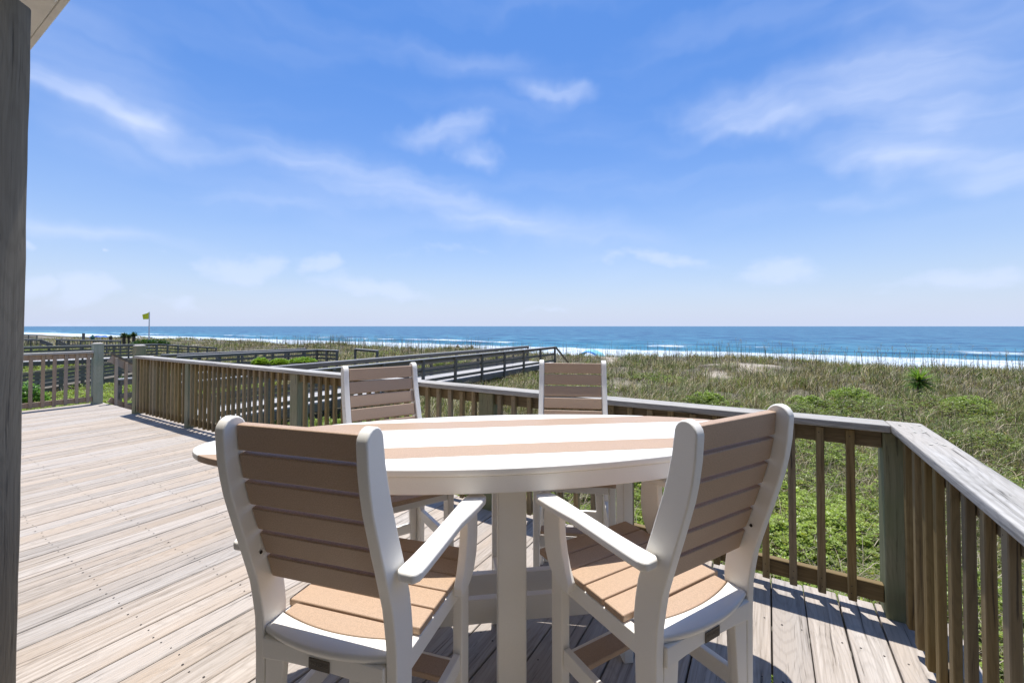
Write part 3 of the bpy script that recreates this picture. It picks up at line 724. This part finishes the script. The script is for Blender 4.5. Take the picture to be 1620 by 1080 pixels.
bm = bmesh.new(); bar(bm, (0, 0, 0), (2.6, 0, -1.5), .04, .14); link('stair_rail', finish(bm, 'stair_rail', BRD, False), bw1, (24.4 - 4.4, 0, .13), (0, 0, 0))
bm = bmesh.new(); bar(bm, (0, 0, 0), (2.6, 0, -1.5), .04, .2); me_ = finish(bm, 'stair_stringer', WALK, False)
link('stair_stringer', me_, bw1, (20.0, .05, -.95)); link('stair_stringer', me_, bw1, (20.0, 1.95, -.95))
sh = box('stair_tread', 0, .28, .05, 1.95, -.035, 0, WALK_LIT)
for i in range(8): link('stair_tread', sh, bw1, (20.05 + i * .31, 0, -.95 - i * .178))

# second boardwalk, seen beyond the first
p0, p1 = pos(282, 562.5, CZ), pos(502, 552.2, CZ)
bw2 = thing('boardwalk', 'grey boardwalk with four-board sides and a corner landing at the foot of the grassy dune', 'boardwalk', p0, A0, 'boardwalks over the dunes')
fence_line(bw2, p0, p1, 9, .95, (.042, .24, .44, .64, .84), side=-1, board_h=.10)
s1, t1 = ST(p1)
fence_line(bw2, p0 + W(0, 1.6), p1 + W(.3, 1.6), 7, .95, (.042, .36, .64), side=-1, board_h=.1)
surface(bw2, p0, p1, 1.6, .95, 1)
p2 = W(s1 + .1, t1 - 1.6, CZ)
fence_line(bw2, p1, p2, 3, .95, (.042, .24, .44, .64), side=1, board_h=.10)
p3 = W(s1 + 1.6, t1 - 1.2, CZ); p4 = W(s1 + 1.7, t1 - 2.9, CZ - .05)
fence_line(bw2, p3, p4, 2, .8, (.042,), side=1, board_h=.1)
# third: long grey walk farther along the shore
q0, q1, q2 = pos(20, 548.5, CZ), pos(248, 543.4, CZ), pos(342, 552.5, CZ - .6)
bw3 = thing('boardwalk', 'long weathered boardwalk railing behind the two tall stair posts turning down towards the dune', 'boardwalk', q0, A0, 'boardwalks over the dunes')
fence_line(bw3, q0, q1, 10, .95, (.042, .26, .48, .70), side=-1, board_h=.13)
fence_line(bw3, q1, Vector((q2.x, q2.y, CZ - .45)), 7, .95, (.042, .26, .48, .70), side=1, board_h=.09)
surface(bw3, q0, q1, 1.6, .95, 1)
# sloping ramp seen through the left railing
def atY(px, py, Y):
    v = pos(px, py, H - 1.0 if py > 516 else H + 1.0); d = v - Vector((0, 0, H)); k = Y / d.y; return Vector((0, 0, H)) + d * k
r0, r1 = atY(18, 591.5, 16.7), atY(262, 560.5, 24.5)
bw4 = thing('boardwalk_ramp', 'dark sloping boardwalk ramp seen through the widely spaced pinkish balusters', 'boardwalk', r0, math.atan2((r1 - r0).y, (r1 - r0).x), 'boardwalks over the dunes')
fence_line(bw4, r0, r1, 9, .82, cm=WALK, boards=(.05, .22, .39, .56), side=-1, board_h=.145, drop=1.2)
surface(bw4, r0 - Vector((.2, .3, 0)), r1, 1.7, .83, 1)
for c_ in bw4.children:
    if c_.name.startswith('walking'): c_.data.materials[0] = WALK
# far deck with balusters and two stair rails
f0, f1_ = pos(18, 536.2, .05), pos(64, 536.6, .05)
fd = thing('far_deck', 'small distant dark deck with upright balusters and two pale sloping stair rails', 'deck', f0, A0)
fence_line(fd, f0, f1_, 4, .95, (.042,), bal=22, side=-1)
f2_ = pos(89, 536.4, .05); f3_ = pos(190, 538.2, .05)
for a_ in (f1_, f2_):
    b_ = a_ + (pos(84, 545.5, -.9) - pos(63, 536.7, .05)) * .9
    bm = bmesh.new(); inv = Matrix.Rotation(-A0, 4, 'Z') @ Matrix.Translation(-f0); bar(bm, inv @ a_, inv @ Vector((b_.x, b_.y, -.75)), .16, .06); link('stair_rail', finish(bm, 'stair_rail', WALK_LIT, False), fd)
    bm = bmesh.new(); bar(bm, inv @ (a_ - Vector((0, 0, .25))), inv @ Vector((b_.x, b_.y, -1.0)), .05, .4); link('stair_board', finish(bm, 'stair_board', WALK, False), fd)
fence_line(fd, f2_, f3_, 6, .9, (.042, .5), bal=24, side=-1)
fence_line(fd, pos(20, 528.3, .3), pos(58, 529.2, .3), 4, .8, (.042, .3, .55), side=-1)

# ------------------------------------------------------------------ things on the beach and the dunes
def on_ground(px, py, z0=-1.2, n=12):
    z = z0
    for _ in range(n):
        p = pos(px, py, z); z = .5 * z + .5 * GZ(*ST(p))
    p = pos(px, py, z); return Vector((p.x, p.y, GZ(*ST(p))))
FLAG = flat('yellow_flag_cloth', (.88, .86, .03), .7); POLE = flat('white_pole', (.75, .75, .75), .4)
BLUE = flat('blue_cloth', (.01, .17, .55), .6); AQUA = flat('aqua_cloth', (.25, .62, .70), .6); ORANGE = flat('orange_plastic', (.75, .16, .03), .5)
DARKC = flat('dark_clothes', (.02, .025, .04), .8); SKIN = flat('skin', (.36, .2, .13), .6); TEALD = flat('teal_cloth', (.02, .10, .09), .8)
BARK = flat('palm_trunk', (.09, .07, .05), .9); STRIPEB = flat('pale_blue_cloth', (.16, .32, .72), .6)
def two_sided(me): return me
# flag
fy = 60.0; fb = atY(235.5, 546, fy); ft = atY(235.5, 493.3, fy)
fl = thing('beach_flag', 'small yellow beach warning flag flying from a thin white pole', 'flag', fb)
hgt = ft.z - fb.z; sc_ = fy / F
bm = bmesh.new(); cyl(bm, (0, 0, -1), (0, 0, hgt), .09, .06, 8); link('pole', finish(bm, 'pole', POLE, True), fl)
bm = bmesh.new(); nx, nz = 10, 6; grid = {}
for i in range(nx + 1):
    for j in range(nz + 1):
        u_, v_ = i / nx, j / nz
        zt = hgt - .04 - .36 * u_ ; zb = hgt - 1.02 - .04 * u_
        grid[i, j] = (-.04 - u_ * .86, .16 * math.sin(u_ * 5.5 + v_) * u_, zt + (zb - zt) * v_)
for off in (0, .02):
    vv = {k_: bm.verts.new((c[0], c[1] + off, c[2])) for k_, c in grid.items()}
    for i in range(nx):
        for j in range(nz): bm.faces.new((vv[i, j], vv[i + 1, j], vv[i + 1, j + 1], vv[i, j + 1]))
link('flag_cloth', finish(bm, 'flag_cloth', FLAG, True), fl)
# arched blue shelter
sy = 52.0; s0 = atY(914, 571, sy); s1_ = atY(956, 572, sy)
shel = thing('beach_shelter', 'blue and aqua arched beach shelter behind the dune grass beside the tall chair', 'shelter', ((s0.x + s1_.x) / 2, sy, 0))
zg = s0.z; rx = (s1_.x - s0.x) / 2 * 1.0; rz_ = atY(935, 552.5, sy).z - zg
for nm, mm, ph, sh_ in (('canopy', AQUA, 0.0, .0), ('canopy_stripe', BLUE, 1, .0)):
    bm = bmesh.new(); n = 20; lay = {}
    rngs = [(-1.1, -.35), (-.35, .35), (.35, 1.1)] if ph == 0 else [(-1.13, -.55), (1.13, .45)]
    segs = [(-1.1, 1.15)] if ph == 0 else [(-1.6, -1.1)]
    for y0, y1 in segs:
        for i in range(n + 1):
            a = math.pi * i / n
            for j in range(5):
                y = y0 + (y1 - y0) * j / 4; sag = 1 - .10 * abs(y) 
                lay[i, j] = ((rx * math.cos(a) * 1.0 + y * .55) , y, zg - .35 + (rz_ + .35) * math.sin(a) * sag)
        for o_ in (0, .02):
            vv = {k_: bm.verts.new((c[0], c[1], c[2] + o_)) for k_, c in lay.items()}
            for i in range(n):
                for j in range(4): bm.faces.new((vv[i, j], vv[i + 1, j], vv[i + 1, j + 1], vv[i, j + 1]))
    link(nm, finish(bm, nm, mm, True), shel)
# orange bin
ob = atY(1041.5, 576, 62.0)
bin_ = thing('orange_bin', 'small orange barrel standing on the sand just behind the dune grass', 'barrel', ob)
bm = bmesh.new(); cyl(bm, (0, 0, -.6), (0, 0, .80), .42, .46, 14); link('drum', finish(bm, 'drum', ORANGE, True), bin_)
bm = bmesh.new(); cyl(bm, (0, 0, .801), (0, 0, .88), .50, .47, 14); link('lid', finish(bm, 'lid', ORANGE, True), bin_)
# tiny people on the beach
def person(px, py_feet, Y, h, label, lean=0.0, arm=0):
    b = atY(px, py_feet, Y)
    J = {'pel': (0, 0, .52), 'chest': (0, 0, .74), 'neck': (0, 0, .84), 'head': (0, -.01, .90), 'top': (0, 0, .97),
         'hl': (-.055, 0, .50), 'kl': (-.065, -.02, .28), 'al': (-.07, .02, .04), 'tl': (-.07, -.06, .015), 'hr': (.055, 0, .50), 'kr': (.075, .03, .28), 'ar': (.09, .07, .04), 'tr': (.09, -.01, .015),
         'sl': (-.11, 0, .80), 'el': (-.15, .01, .64), 'wl': (-.14, -.06, .49), 'sr': (.11, 0, .80), 'er': (.15, 0, .64), 'wr': (.17, -.05, .50)}
    ed = [('pel', 'chest'), ('chest', 'neck'), ('neck', 'head'), ('head', 'top'), ('pel', 'hl'), ('hl', 'kl'), ('kl', 'al'), ('al', 'tl'), ('pel', 'hr'), ('hr', 'kr'), ('kr', 'ar'), ('ar', 'tr'),
          ('chest', 'sl'), ('sl', 'el'), ('el', 'wl'), ('chest', 'sr'), ('sr', 'er'), ('er', 'wr')]
    rad = {'pel': .085, 'chest': .09, 'neck': .035, 'head': .055, 'top': .045, 'hl': .06, 'kl': .04, 'al': .026, 'tl': .022, 'hr': .06, 'kr': .04, 'ar': .026, 'tr': .022, 'sl': .04, 'el': .03, 'wl': .022, 'sr': .04, 'er': .03, 'wr': .022}
    ks = list(J); me = bpy.data.meshes.new('person_body'); me.from_pydata([Vector(J[k_]) * h for k_ in ks], [(ks.index(a), ks.index(c)) for a, c in ed], [])
    o = bpy.data.objects.new('body_tmp', me); COL.objects.link(o); md = o.modifiers.new('skin', 'SKIN'); md.use_smooth_shade = True
    for v, k_ in zip(me.skin_vertices[0].data, ks): v.radius = (rad[k_] * h, rad[k_] * h); v.use_root = k_ == 'pel'
    o.modifiers.new('sub', 'SUBSURF').levels = 1
    dg = bpy.context.evaluated_depsgraph_get(); dg.update(); body = bpy.data.meshes.new_from_object(o.evaluated_get(dg)); bpy.data.objects.remove(o)
    body.materials.clear(); body.materials.append(SKIN); body.materials.append(DARKC)
    for f in body.polygons: f.material_index = 1 if .42 * h < f.center.z < .82 * h and abs(f.center.x) < .12 * h else 0
    o = link('person', body, None, b); return tag(o, label, 'person', 'people standing on the beach')
person(724, 562.5, 62, 1.75, 'tiny standing person in dark clothes against the surf beyond the boardwalk, the taller of two')
person(747, 560, 70, 1.6, 'tinier standing person in dark clothes against the surf, just past the taller one')
po = thing('marker_post', 'short dark wooden post on the distant dune near the pale blue beach canopy', 'post', atY(132, 537, 70))
link('post_shaft', box('post_shaft', -.14, .14, -.14, .14, -.8, 1.05, WALK, .02), po)
# blue canopy far left
c0 = atY(157, 536, 78)
cn = thing('beach_canopy', 'low pale blue and white beach canopy far along the shore', 'canopy', c0)
bm = bmesh.new(); n = 10; pts = []
for i in range(n + 1):
    for j in range(5):
        x, y = -1.1 + 2.2 * i / n, -.9 + 1.8 * j / 4
        pts.append(bm.verts.new((x, y, .55 + .16 * math.sin(i * 1.3) * .4 - .25 * (x / 1.1) ** 2 + .06 * math.sin(j * 2))))
for i in range(n):
    for j in range(4): bm.faces.new((pts[i * 5 + j], pts[(i + 1) * 5 + j], pts[(i + 1) * 5 + j + 1], pts[i * 5 + j + 1]))
bmesh.ops.solidify(bm, geom=bm.faces[:], thickness=.03)
link('canopy_cloth', finish(bm, 'canopy_cloth', STRIPEB, True), cn)
bm = bmesh.new()
for x, y in ((-1, -.8), (1, -.8), (-1, .8), (1, .8)): cyl(bm, (x, y, -.6), (x, y, .36), .03, .03, 6)
link('canopy_pole', finish(bm, 'canopy_pole', POLE, False), cn, kind='stuff')
g0 = atY(146.5, 536, 74)
gt = thing('folded_umbrella', 'dark green closed umbrella beside the pale blue beach canopy', 'umbrella', g0)
bm = bmesh.new(); cyl(bm, (0, 0, -.6), (0, 0, .7), .03, .03, 6); link('pole', finish(bm, 'pole', POLE, False), gt)
bm = bmesh.new(); cyl(bm, (0, 0, -.3), (0, 0, .3), .22, .3, 9); cyl(bm, (0, 0, .3), (0, 0, .72), .3, .06, 9); link('folded_cloth', finish(bm, 'folded_cloth', TEALD, False), gt)

# ------------------------------------------------------------------ foliage builders (numpy)
def leaves(P, size, yaw, pitch, col, wratio=.5, fold=.12):
    """diamond leaves: P (n,3) base points"""
    n = len(P); d = np.stack([np.cos(yaw) * np.cos(pitch), np.sin(yaw) * np.cos(pitch), np.sin(pitch)], -1)
    sd_ = np.stack([-np.sin(yaw), np.cos(yaw), np.zeros(n)], -1); up = np.cross(d, sd_); s = size[:, None]
    a = P; b = P + d * s * .55 + sd_ * s * wratio * .5 + up * s * -fold; c = P + d * s; e = P + d * s * .55 - sd_ * s * wratio * .5 + up * s * -fold
    co = np.stack([a, b, c, e], 1).reshape(-1, 3); idx = np.arange(n * 4).reshape(n, 4)
    f = np.concatenate([idx[:, [0, 1, 2]], idx[:, [0, 2, 3]]], 0)
    return co, f, np.repeat(col, 4, 0)
def blades(P, hgt_, wid, yaw, lean, col, curl=.5):
    """grass blades: three-triangle tapering strips that arch over"""
    n = len(P); d = np.stack([np.cos(yaw), np.sin(yaw), np.zeros(n)], -1)
    sd_ = np.stack([-np.sin(yaw + .6), np.cos(yaw + .6), np.zeros(n)], -1)
    z = np.array([0, 0, 1.0]); h = hgt_[:, None]; l = lean[:, None]; ww = wid[:, None] * sd_ * .5
    m = P + d * h * l * .35 + z * h * .55; tip = P + d * h * l + z * h * (1 - curl * np.clip(l, 0, 1) * .6)
    co = np.stack([P - ww, P + ww, m - ww * .8, m + ww * .8, tip], 1).reshape(-1, 3); i = np.arange(n * 5).reshape(n, 5)
    f = np.concatenate([i[:, [0, 1, 3]], i[:, [0, 3, 2]], i[:, [2, 3, 4]]], 0)
    c2 = np.repeat(col, 5, 0).reshape(n, 5, 3)
    return co, f, c2.reshape(-1, 3)
def rosettes(P, k, size, rg, col, spread=.02, up=(.1, 1.0)):
    n = len(P); yaw = (rg.random((n, 1)) * 6.28 + np.arange(k)[None] * 2.4 + rg.random((n, k)) * .5).ravel()
    Q = np.repeat(P, k, 0) + np.stack([np.cos(yaw), np.sin(yaw), rg.random(n * k) * 2 - 1], -1) * spread
    pt = rg.uniform(*up, n * k); c = np.repeat(col, k, 0) * rg.uniform(.72, 1.25, (n * k, 1))
    return leaves(Q, np.repeat(size, k) * rg.uniform(.7, 1.2, n * k), yaw, pt, c, .78)
def join(parts):
    off = 0; CO, FA, CC = [], [], []
    for co, f, c in parts: CO.append(co); FA.append(f + off); CC.append(c); off += len(co)
    return np.concatenate(CO), np.concatenate(FA), np.concatenate(CC)
def to_world(s, t): return s * CU - t * SU, s * SU + t * CU
def sample(n, smin, smax, rg, pw=1.0, k0=-1.5, k1=1.6):
    """points spread evenly over the view from the deck, thinning with distance"""
    k = rg.uniform(k0, k1, n * 2); u = rg.random(n * 2)
    Y = 1.6 * (110 / 1.6) ** (u ** pw); X_ = k * Y
    s = X_ * CU + Y * SU; t = -X_ * SU + Y * CU
    ok = (s > smin) & (s < smax) & (t > -24) & (t < 130)
    return s[ok][:n], t[ok][:n], Y[ok][:n]
def in_deck(s, t): return (s < DS1 + .25) & (t > DT0 - .2) & (t < DTE + .2) | ((s < 5.2) & (t > 9.0) & (t < 10.8))
def on_walk(s, t): return ((t > 11.45) & (t < 13.55) & (s < 24.4))
SHRUBS = []
for px, py, r in [(1120, 636, 1.3), (1330, 640, 1.5), (1270, 650, 1.2), (1385, 632, 1.2), (1530, 648, 1.3), (1590, 690, 1.1), (1500, 640, 1.0), (610, 560, 2.0), (700, 575, 2.5), (1460, 700, 1.4), (1575, 760, .8), (640, 585, 1.8), (1300, 700, 1.6), (1440, 640, .9)]:
    p_ = pos(px, py, -1.1); SHRUBS.append((*ST(p_), r))
def leafy(s, t):
    edge = 9.3 + (fbm(s * .15 + t / 3.0, t / 5.0 + 3, 3) - .5) * 7
    m = np.clip((edge - s) / 2.2, 0, 1) * np.clip((fbm(s / .9 + 60, t / .9, 3) - .25) * 5, .12, 1)
    m = np.maximum(m, np.clip((7.0 + t * .25 - s) / 2.0, 0, 1) * (t > 2.5) * np.clip((17 - s) / 3, 0, 1) * np.clip((fbm(s / 2, t / 2, 3) - .3) * 5, .15, 1))
    for a, b, r in SHRUBS: m = np.maximum(m, np.clip(1.2 - np.hypot(s - a, (t - b)) / (r * .85) + (fbm(s * 1.1 + 7, t * 1.1, 3) - .5) * 2.0, 0, 1) * .75)
    m = np.maximum(m, np.clip((fbm(s / 2.0 + 31, t / 2.6, 3) - .66) * 8, 0, 1) * .6 * (s < 24))
    return m
def clump_h(s, t): return .10 + .42 * np.clip(fbm(s / .9 + 50, t / .9, 3) * 1.6 - .35, 0, 1.2)

def make_cover():
    rg = np.random.default_rng(5)
    s, t, Y = sample(300000, 2.4, 34, rg, 1.0)
    keep = ~in_deck(s, t) & (rg.random(len(s)) < leafy(s, t)) & ~((on_walk(s, t)) & (rg.random(len(s)) < .6))
    s, t, Y = s[keep], t[keep], Y[keep]
    ch = clump_h(s, t) + sum(np.clip(1 - (np.hypot(s - a, t - b) / r) ** 2, 0, 1) * .18 for a, b, r in SHRUBS if a > 9)
    hh = ch * (.35 + .65 * rg.random(len(s)) ** .6)
    x, y = to_world(s, t); P = np.stack([x, y, ground(s, t) + hh], -1)
    base = np.array([.30, .37, .075]); alt = np.array([.15, .215, .045]); yel = np.array([.30, .33, .05]); brn = np.array([.17, .13, .07])
    v = fbm(s / .8, t / .8 + 9, 3)[:, None]; r_ = rg.random((len(s), 1))
    c = base * v * 1.5 + alt * (1 - v); c = np.where(r_ > .93, yel, c); c = np.where(r_ < .05, brn, c)
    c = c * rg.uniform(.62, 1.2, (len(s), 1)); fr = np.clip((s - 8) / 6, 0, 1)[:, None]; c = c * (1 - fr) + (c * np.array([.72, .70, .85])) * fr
    size = np.clip(.026 + Y * .0024, .03, .085) * rg.uniform(.55, 1.0, len(s)) * (.75 + .9 * fbm(s / .6 + 4, t / .6, 2))
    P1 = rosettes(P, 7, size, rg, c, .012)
    # bare twigs among the leaves
    m = rg.random(len(s)) < .06; Pq = P[m].copy(); Pq[:, 2] -= hh[m] * .9
    tw = blades(Pq, hh[m] * 1.1 + .08, .0035 + Y[m] * .0005, rg.random(m.sum()) * 6.28, rg.uniform(0, .9, m.sum()), np.tile([.15, .11, .075], (m.sum(), 1)) * rg.uniform(.5, 1.8, (m.sum(), 1)))
    # dry litter under them
    print('cover rosettes', len(s))
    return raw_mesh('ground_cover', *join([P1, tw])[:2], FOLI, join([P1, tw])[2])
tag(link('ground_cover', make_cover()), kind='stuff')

def make_grass():
    rg = np.random.default_rng(9)
    s, t, Y = sample(105000, 3.2, 50, rg, .9)
    sd = sandy(s, t); lf = leafy(s, t)
    dens = (1 - sd * .93) * (1 - lf * np.interp(s, [6, 10, 14], [.93, .8, .55])) * np.interp(s, [3, 6, 9, 34, 40, 47, 50], [.10, .3, 1, 1, .85, .4, 0]) * np.clip(fbm(s / 1.1 + 3, t / 1.1, 3) * 2.8 - .75, .08, 1)
    keep = ~in_deck(s, t) & ~on_walk(s, t) & (rg.random(len(s)) < dens)
    s, t, Y = s[keep], t[keep], Y[keep]; n = len(s); K = 11
    print('grass clumps', n)
    rad = rg.uniform(.02, .10, n) + Y * .002
    ss = np.repeat(s, K) + rg.normal(0, 1, n * K) * np.repeat(rad, K); tt_ = np.repeat(t, K) + rg.normal(0, 1, n * K) * np.repeat(rad, K); YY = np.repeat(Y, K)
    x, y = to_world(ss, tt_); P = np.stack([x, y, ground(ss, tt_) - .02], -1)
    big = fbm(s / 4 + 70, t / 4, 3)
    hc = (.18 + .62 * rg.random(n) ** 1.6) * np.interp(s, [3, 12, 25, 38, 50], [.75, .95, 1.0, .95, .6]) * (.7 + .6 * big)
    hh = np.repeat(hc, K) * rg.uniform(.45, 1.1, n * K)
    green = np.array([.165, .23, .045]); olive = np.array([.26, .23, .07]); straw = np.array([.58, .48, .31]); dark = np.array([.06, .052, .028]); rust = np.array([.24, .16, .10])
    mixv = np.clip(fbm(s / 3.2 + 5, t / 3.2 + 5, 3) * 2 - .5, 0, 1); r_ = rg.random(n)
    c = np.where((r_ < .32 + .42 * mixv)[:, None], green, np.where((r_ < .70)[:, None], olive, np.where((r_ < .80)[:, None], rust, np.where((r_ < .9)[:, None], dark, straw))))
    cc = np.repeat(c, K, 0); q = rg.random(n * K); cc = np.where((q < .20)[:, None], straw, cc); cc = np.where((q > .90)[:, None], dark, cc); cc = cc * rg.uniform(.55, 1.4, (n * K, 1)) * np.repeat(rg.uniform(.6, 1.25, n), K)[:, None]
    wid = np.clip(.0045 + YY * .00062, .005, .06) * rg.uniform(.6, 1.3, n * K)
    A = blades(P, hh, wid, rg.random(n * K) * 6.28, rg.uniform(.05, 1.45, n * K) ** 1.1, cc)
    # fallen dry stems
    s2, t2, Y2 = sample(32000, 5, 40, rg, .95); k2 = (sandy(s2, t2) < .8) & ~on_walk(s2, t2) & ~in_deck(s2, t2); s2, t2, Y2 = s2[k2], t2[k2], Y2[k2]
    x, y = to_world(s2, t2); P = np.stack([x, y, ground(s2, t2) + rg.uniform(0, .25, len(s2))], -1)
    B = blades(P, rg.uniform(.12, .4, len(s2)), .006 + Y2 * .0006, rg.random(len(s2)) * 6.28, rg.uniform(.6, 2.2, len(s2)), np.tile([.40, .34, .24], (len(s2), 1)) * rg.uniform(.45, 1.2, (len(s2), 1)))
    co, f, c = join([A, B]); return raw_mesh('dune_grass', co, f, GRASSM, c)
tag(link('dune_grass', make_grass()), kind='stuff')

def make_oats():
    rg = np.random.default_rng(21); n = 5200
    s = rg.uniform(10, 44, n); t = rg.uniform(-16, 62, n); k = (sandy(s, t) < .9) & ~on_walk(s, t) & (rg.random(n) < np.interp(s, [10, 20, 30, 44], [.08, .35, 1, .8]) * (.4 + fbm(s / 3, t / 3, 2))); s, t = s[k], t[k]; n = len(s)
    x, y = to_world(s, t); P = np.stack([x, y, ground(s, t)], -1); h = rg.uniform(.75, 1.55, n); yaw = rg.random(n) * 6.28; lean = rg.uniform(.0, .16, n)
    c = np.tile([.13, .12, .065], (n, 1)) * rg.uniform(.6, 1.3, (n, 1)); Yd = y
    A = blades(P, h, .008 + Yd * .00052, yaw, lean, c, 0)
    tip = P + np.stack([np.cos(yaw) * h * lean, np.sin(yaw) * h * lean, h * .97], -1)
    m = 5; T = np.repeat(tip, m, 0) - np.stack([np.zeros(n * m), np.zeros(n * m), np.tile(np.arange(m) * .045, n)], -1)
    Bv = leaves(T, rg.uniform(.05, .10, n * m), rg.random(n * m) * 6.28, rg.uniform(.2, 1.1, n * m), np.repeat(np.tile([.24, .19, .10], (n, 1)), m, 0) * rg.uniform(.7, 1.2, (n * m, 1)), .35)
    co, f, c = join([A, Bv]); return raw_mesh('sea_oats', co, f, GRASSM, c)
tag(link('sea_oats', make_oats()), kind='stuff')

# ------------------------------------------------------------------ single plants
def yucca(px, py, hpx, label, n=70, group=None):
    b = on_ground(px, py); d = b.y; hh = hpx * d / F
    r = thing('yucca', label, 'plant', b, 0, group)
    rg = np.random.default_rng(int(px)); ln = hh * .48
    bm = bmesh.new(); cyl(bm, (0, 0, -.1), (0, 0, hh * .5), ln * .13, ln * .10, 8); link('trunk', finish(bm, 'trunk', BARK, True), r)
    mes = []
    for v in range(5):
        c = np.array([.17, .27, .05]) * (.7 + .2 * v); bl = []
        k = 6; w_ = ln * .115; co = []; 
        for i in range(k + 1):
            f = i / k; ww_ = w_ * (1 - f ** 1.6) * (.6 + .4 * math.sin(f * 3.14)); z = -.10 * ln * f * f
            co += [(ln * f, -ww_ * .5, z + ww_ * .12), (ln * f, 0, z), (ln * f, ww_ * .5, z + ww_ * .12)]
        fc = [(i * 3 + j, i * 3 + 3 + j, i * 3 + 4 + j, i * 3 + 1 + j) for i in range(k) for j in (0, 1)]
        mes.append(raw_mesh('leaf', np.array(co), np.array(fc), FOLI, np.tile(c, (len(co), 1)), True))
    for i in range(n):
        el = math.asin(rg.uniform(-.55, 1.0)); 
        link('leaf', mes[rg.integers(5)], r, (0, 0, hh * .50 + ln * .12 * math.sin(el)), (0, -el, i * 2.399963 + rg.uniform(-.2, .2)), (rg.uniform(.85, 1.1),) * 3)
    return r
yucca(1455, 632, 56, 'spiky green yucca standing alone in the brown dune grass beyond the deck corner', 190)
def palm_small(px, py, hpx, label, Y=60.0, w_=1.0):
    b = atY(px, py, Y); hh = hpx * Y / F; r = thing('small_palm', label, 'plant', b, 0, 'yuccas on the distant dune')
    bm = bmesh.new(); cyl(bm, (0, 0, -.4), (0, 0, hh * .72), .17 * w_, .20 * w_, 7); link('trunk', finish(bm, 'trunk', BARK, True), r)
    rg = np.random.default_rng(int(px)); n = 90; el = np.arcsin(rg.uniform(-.6, 1, n)); P = np.tile([0, 0, hh * .78], (n, 1)) + rg.normal(0, .05, (n, 3))
    co, f, c = leaves(P, np.full(n, hh * .36), rg.random(n) * 6.28, el, np.tile([.05, .085, .03], (n, 1)) * rg.uniform(.6, 1.4, (n, 1)), .22)
    link('crown', raw_mesh('crown', co, f, FOLI, c), r, kind='stuff')
palm_small(196, 543, 15.5, 'dark small palm on the distant dune, the one standing first in the row of three', 60)
palm_small(203.5, 542, 12, 'dark slim palm between two bushier palms on the distant dune', 60, .7)
palm_small(211.5, 542, 15.5, 'dark small palm on the distant dune, the one closest to the yellow flag', 60)
palm_small(175, 538, 7, 'low dark bush on the distant dune behind the small far deck', 62)
def bush(px, py, r_, h_, label, n=1400, col=(.21, .28, .06), ls=None, Y=None):
    b = on_ground(px, py) if Y is None else atY(px, py, Y); Yd = b.y; rg = np.random.default_rng(int(px * 7 + py))
    o = thing('bush', label, 'bush', b, 0, 'green bushes in the dunes')
    a = rg.random(n) * 6.28; q = rg.random(n) ** .5; zf = rg.random(n) ** .6
    lump = .7 + .5 * vnoise(np.cos(a) * 2 + 5 + px, np.sin(a) * 2 + 5)
    P = np.stack([np.cos(a) * q * r_ * lump, np.sin(a) * q * r_ * lump, h_ * lump * zf * np.sqrt(np.clip(1 - q * q, 0.05, 1))], -1)
    sz = np.full(n, ls or .03 + Yd * .0022)
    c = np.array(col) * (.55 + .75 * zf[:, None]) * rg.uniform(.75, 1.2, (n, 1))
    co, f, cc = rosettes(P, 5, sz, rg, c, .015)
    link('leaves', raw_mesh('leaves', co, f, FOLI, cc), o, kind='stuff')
    bm = bmesh.new()
    for i in range(9):
        an = i * .7; cyl(bm, (0, 0, -.05), (math.cos(an) * r_ * .6, math.sin(an) * r_ * .6, h_ * .7), .012, .005, 5)
    link('twigs', finish(bm, 'twigs', BARK, False), o, kind='stuff')
bush(1118, 645, .70, .55, 'rounded bright green bush just beyond the seaward railing near the tall right chair')
bush(1345, 640, .85, .6, 'wide bright green bush in the grass beyond the railing before the deck corner', 1700)
bush(1275, 648, .65, .5, 'smaller bright green bush right beside the wide bush beyond the railing')
bush(1530, 655, .8, .55, 'bright green bush in the dune grass past the spiky yucca')
bush(412, 577, .28, .25, 'light green bush poking up before the four-board boardwalk side, beside another', 500, (.20, .30, .04), Y=15.5)
bush(442, 577, .28, .22, 'light green bush before the boardwalk landing, the closer to its corner', 500, (.20, .30, .04), Y=15.8)
bush(478, 573, .5, .16, 'low spreading light green bush at the foot of the boardwalk landing', 700, (.18, .28, .04), Y=16.5)
bush(236, 546, 1.7, .5, 'dark green low hedge on the distant dune at the foot of the flag pole', 900, (.035, .07, .02), ls=.3, Y=52)
for c_ in (): pass
bush(38, 640, .38, .5, 'leafy weed standing right behind the pinkish balusters', 500, (.12, .24, .04), Y=9.6)
yucca(192, 618, 26, 'small spiky green plant growing by the stair opening between the posts', 40)
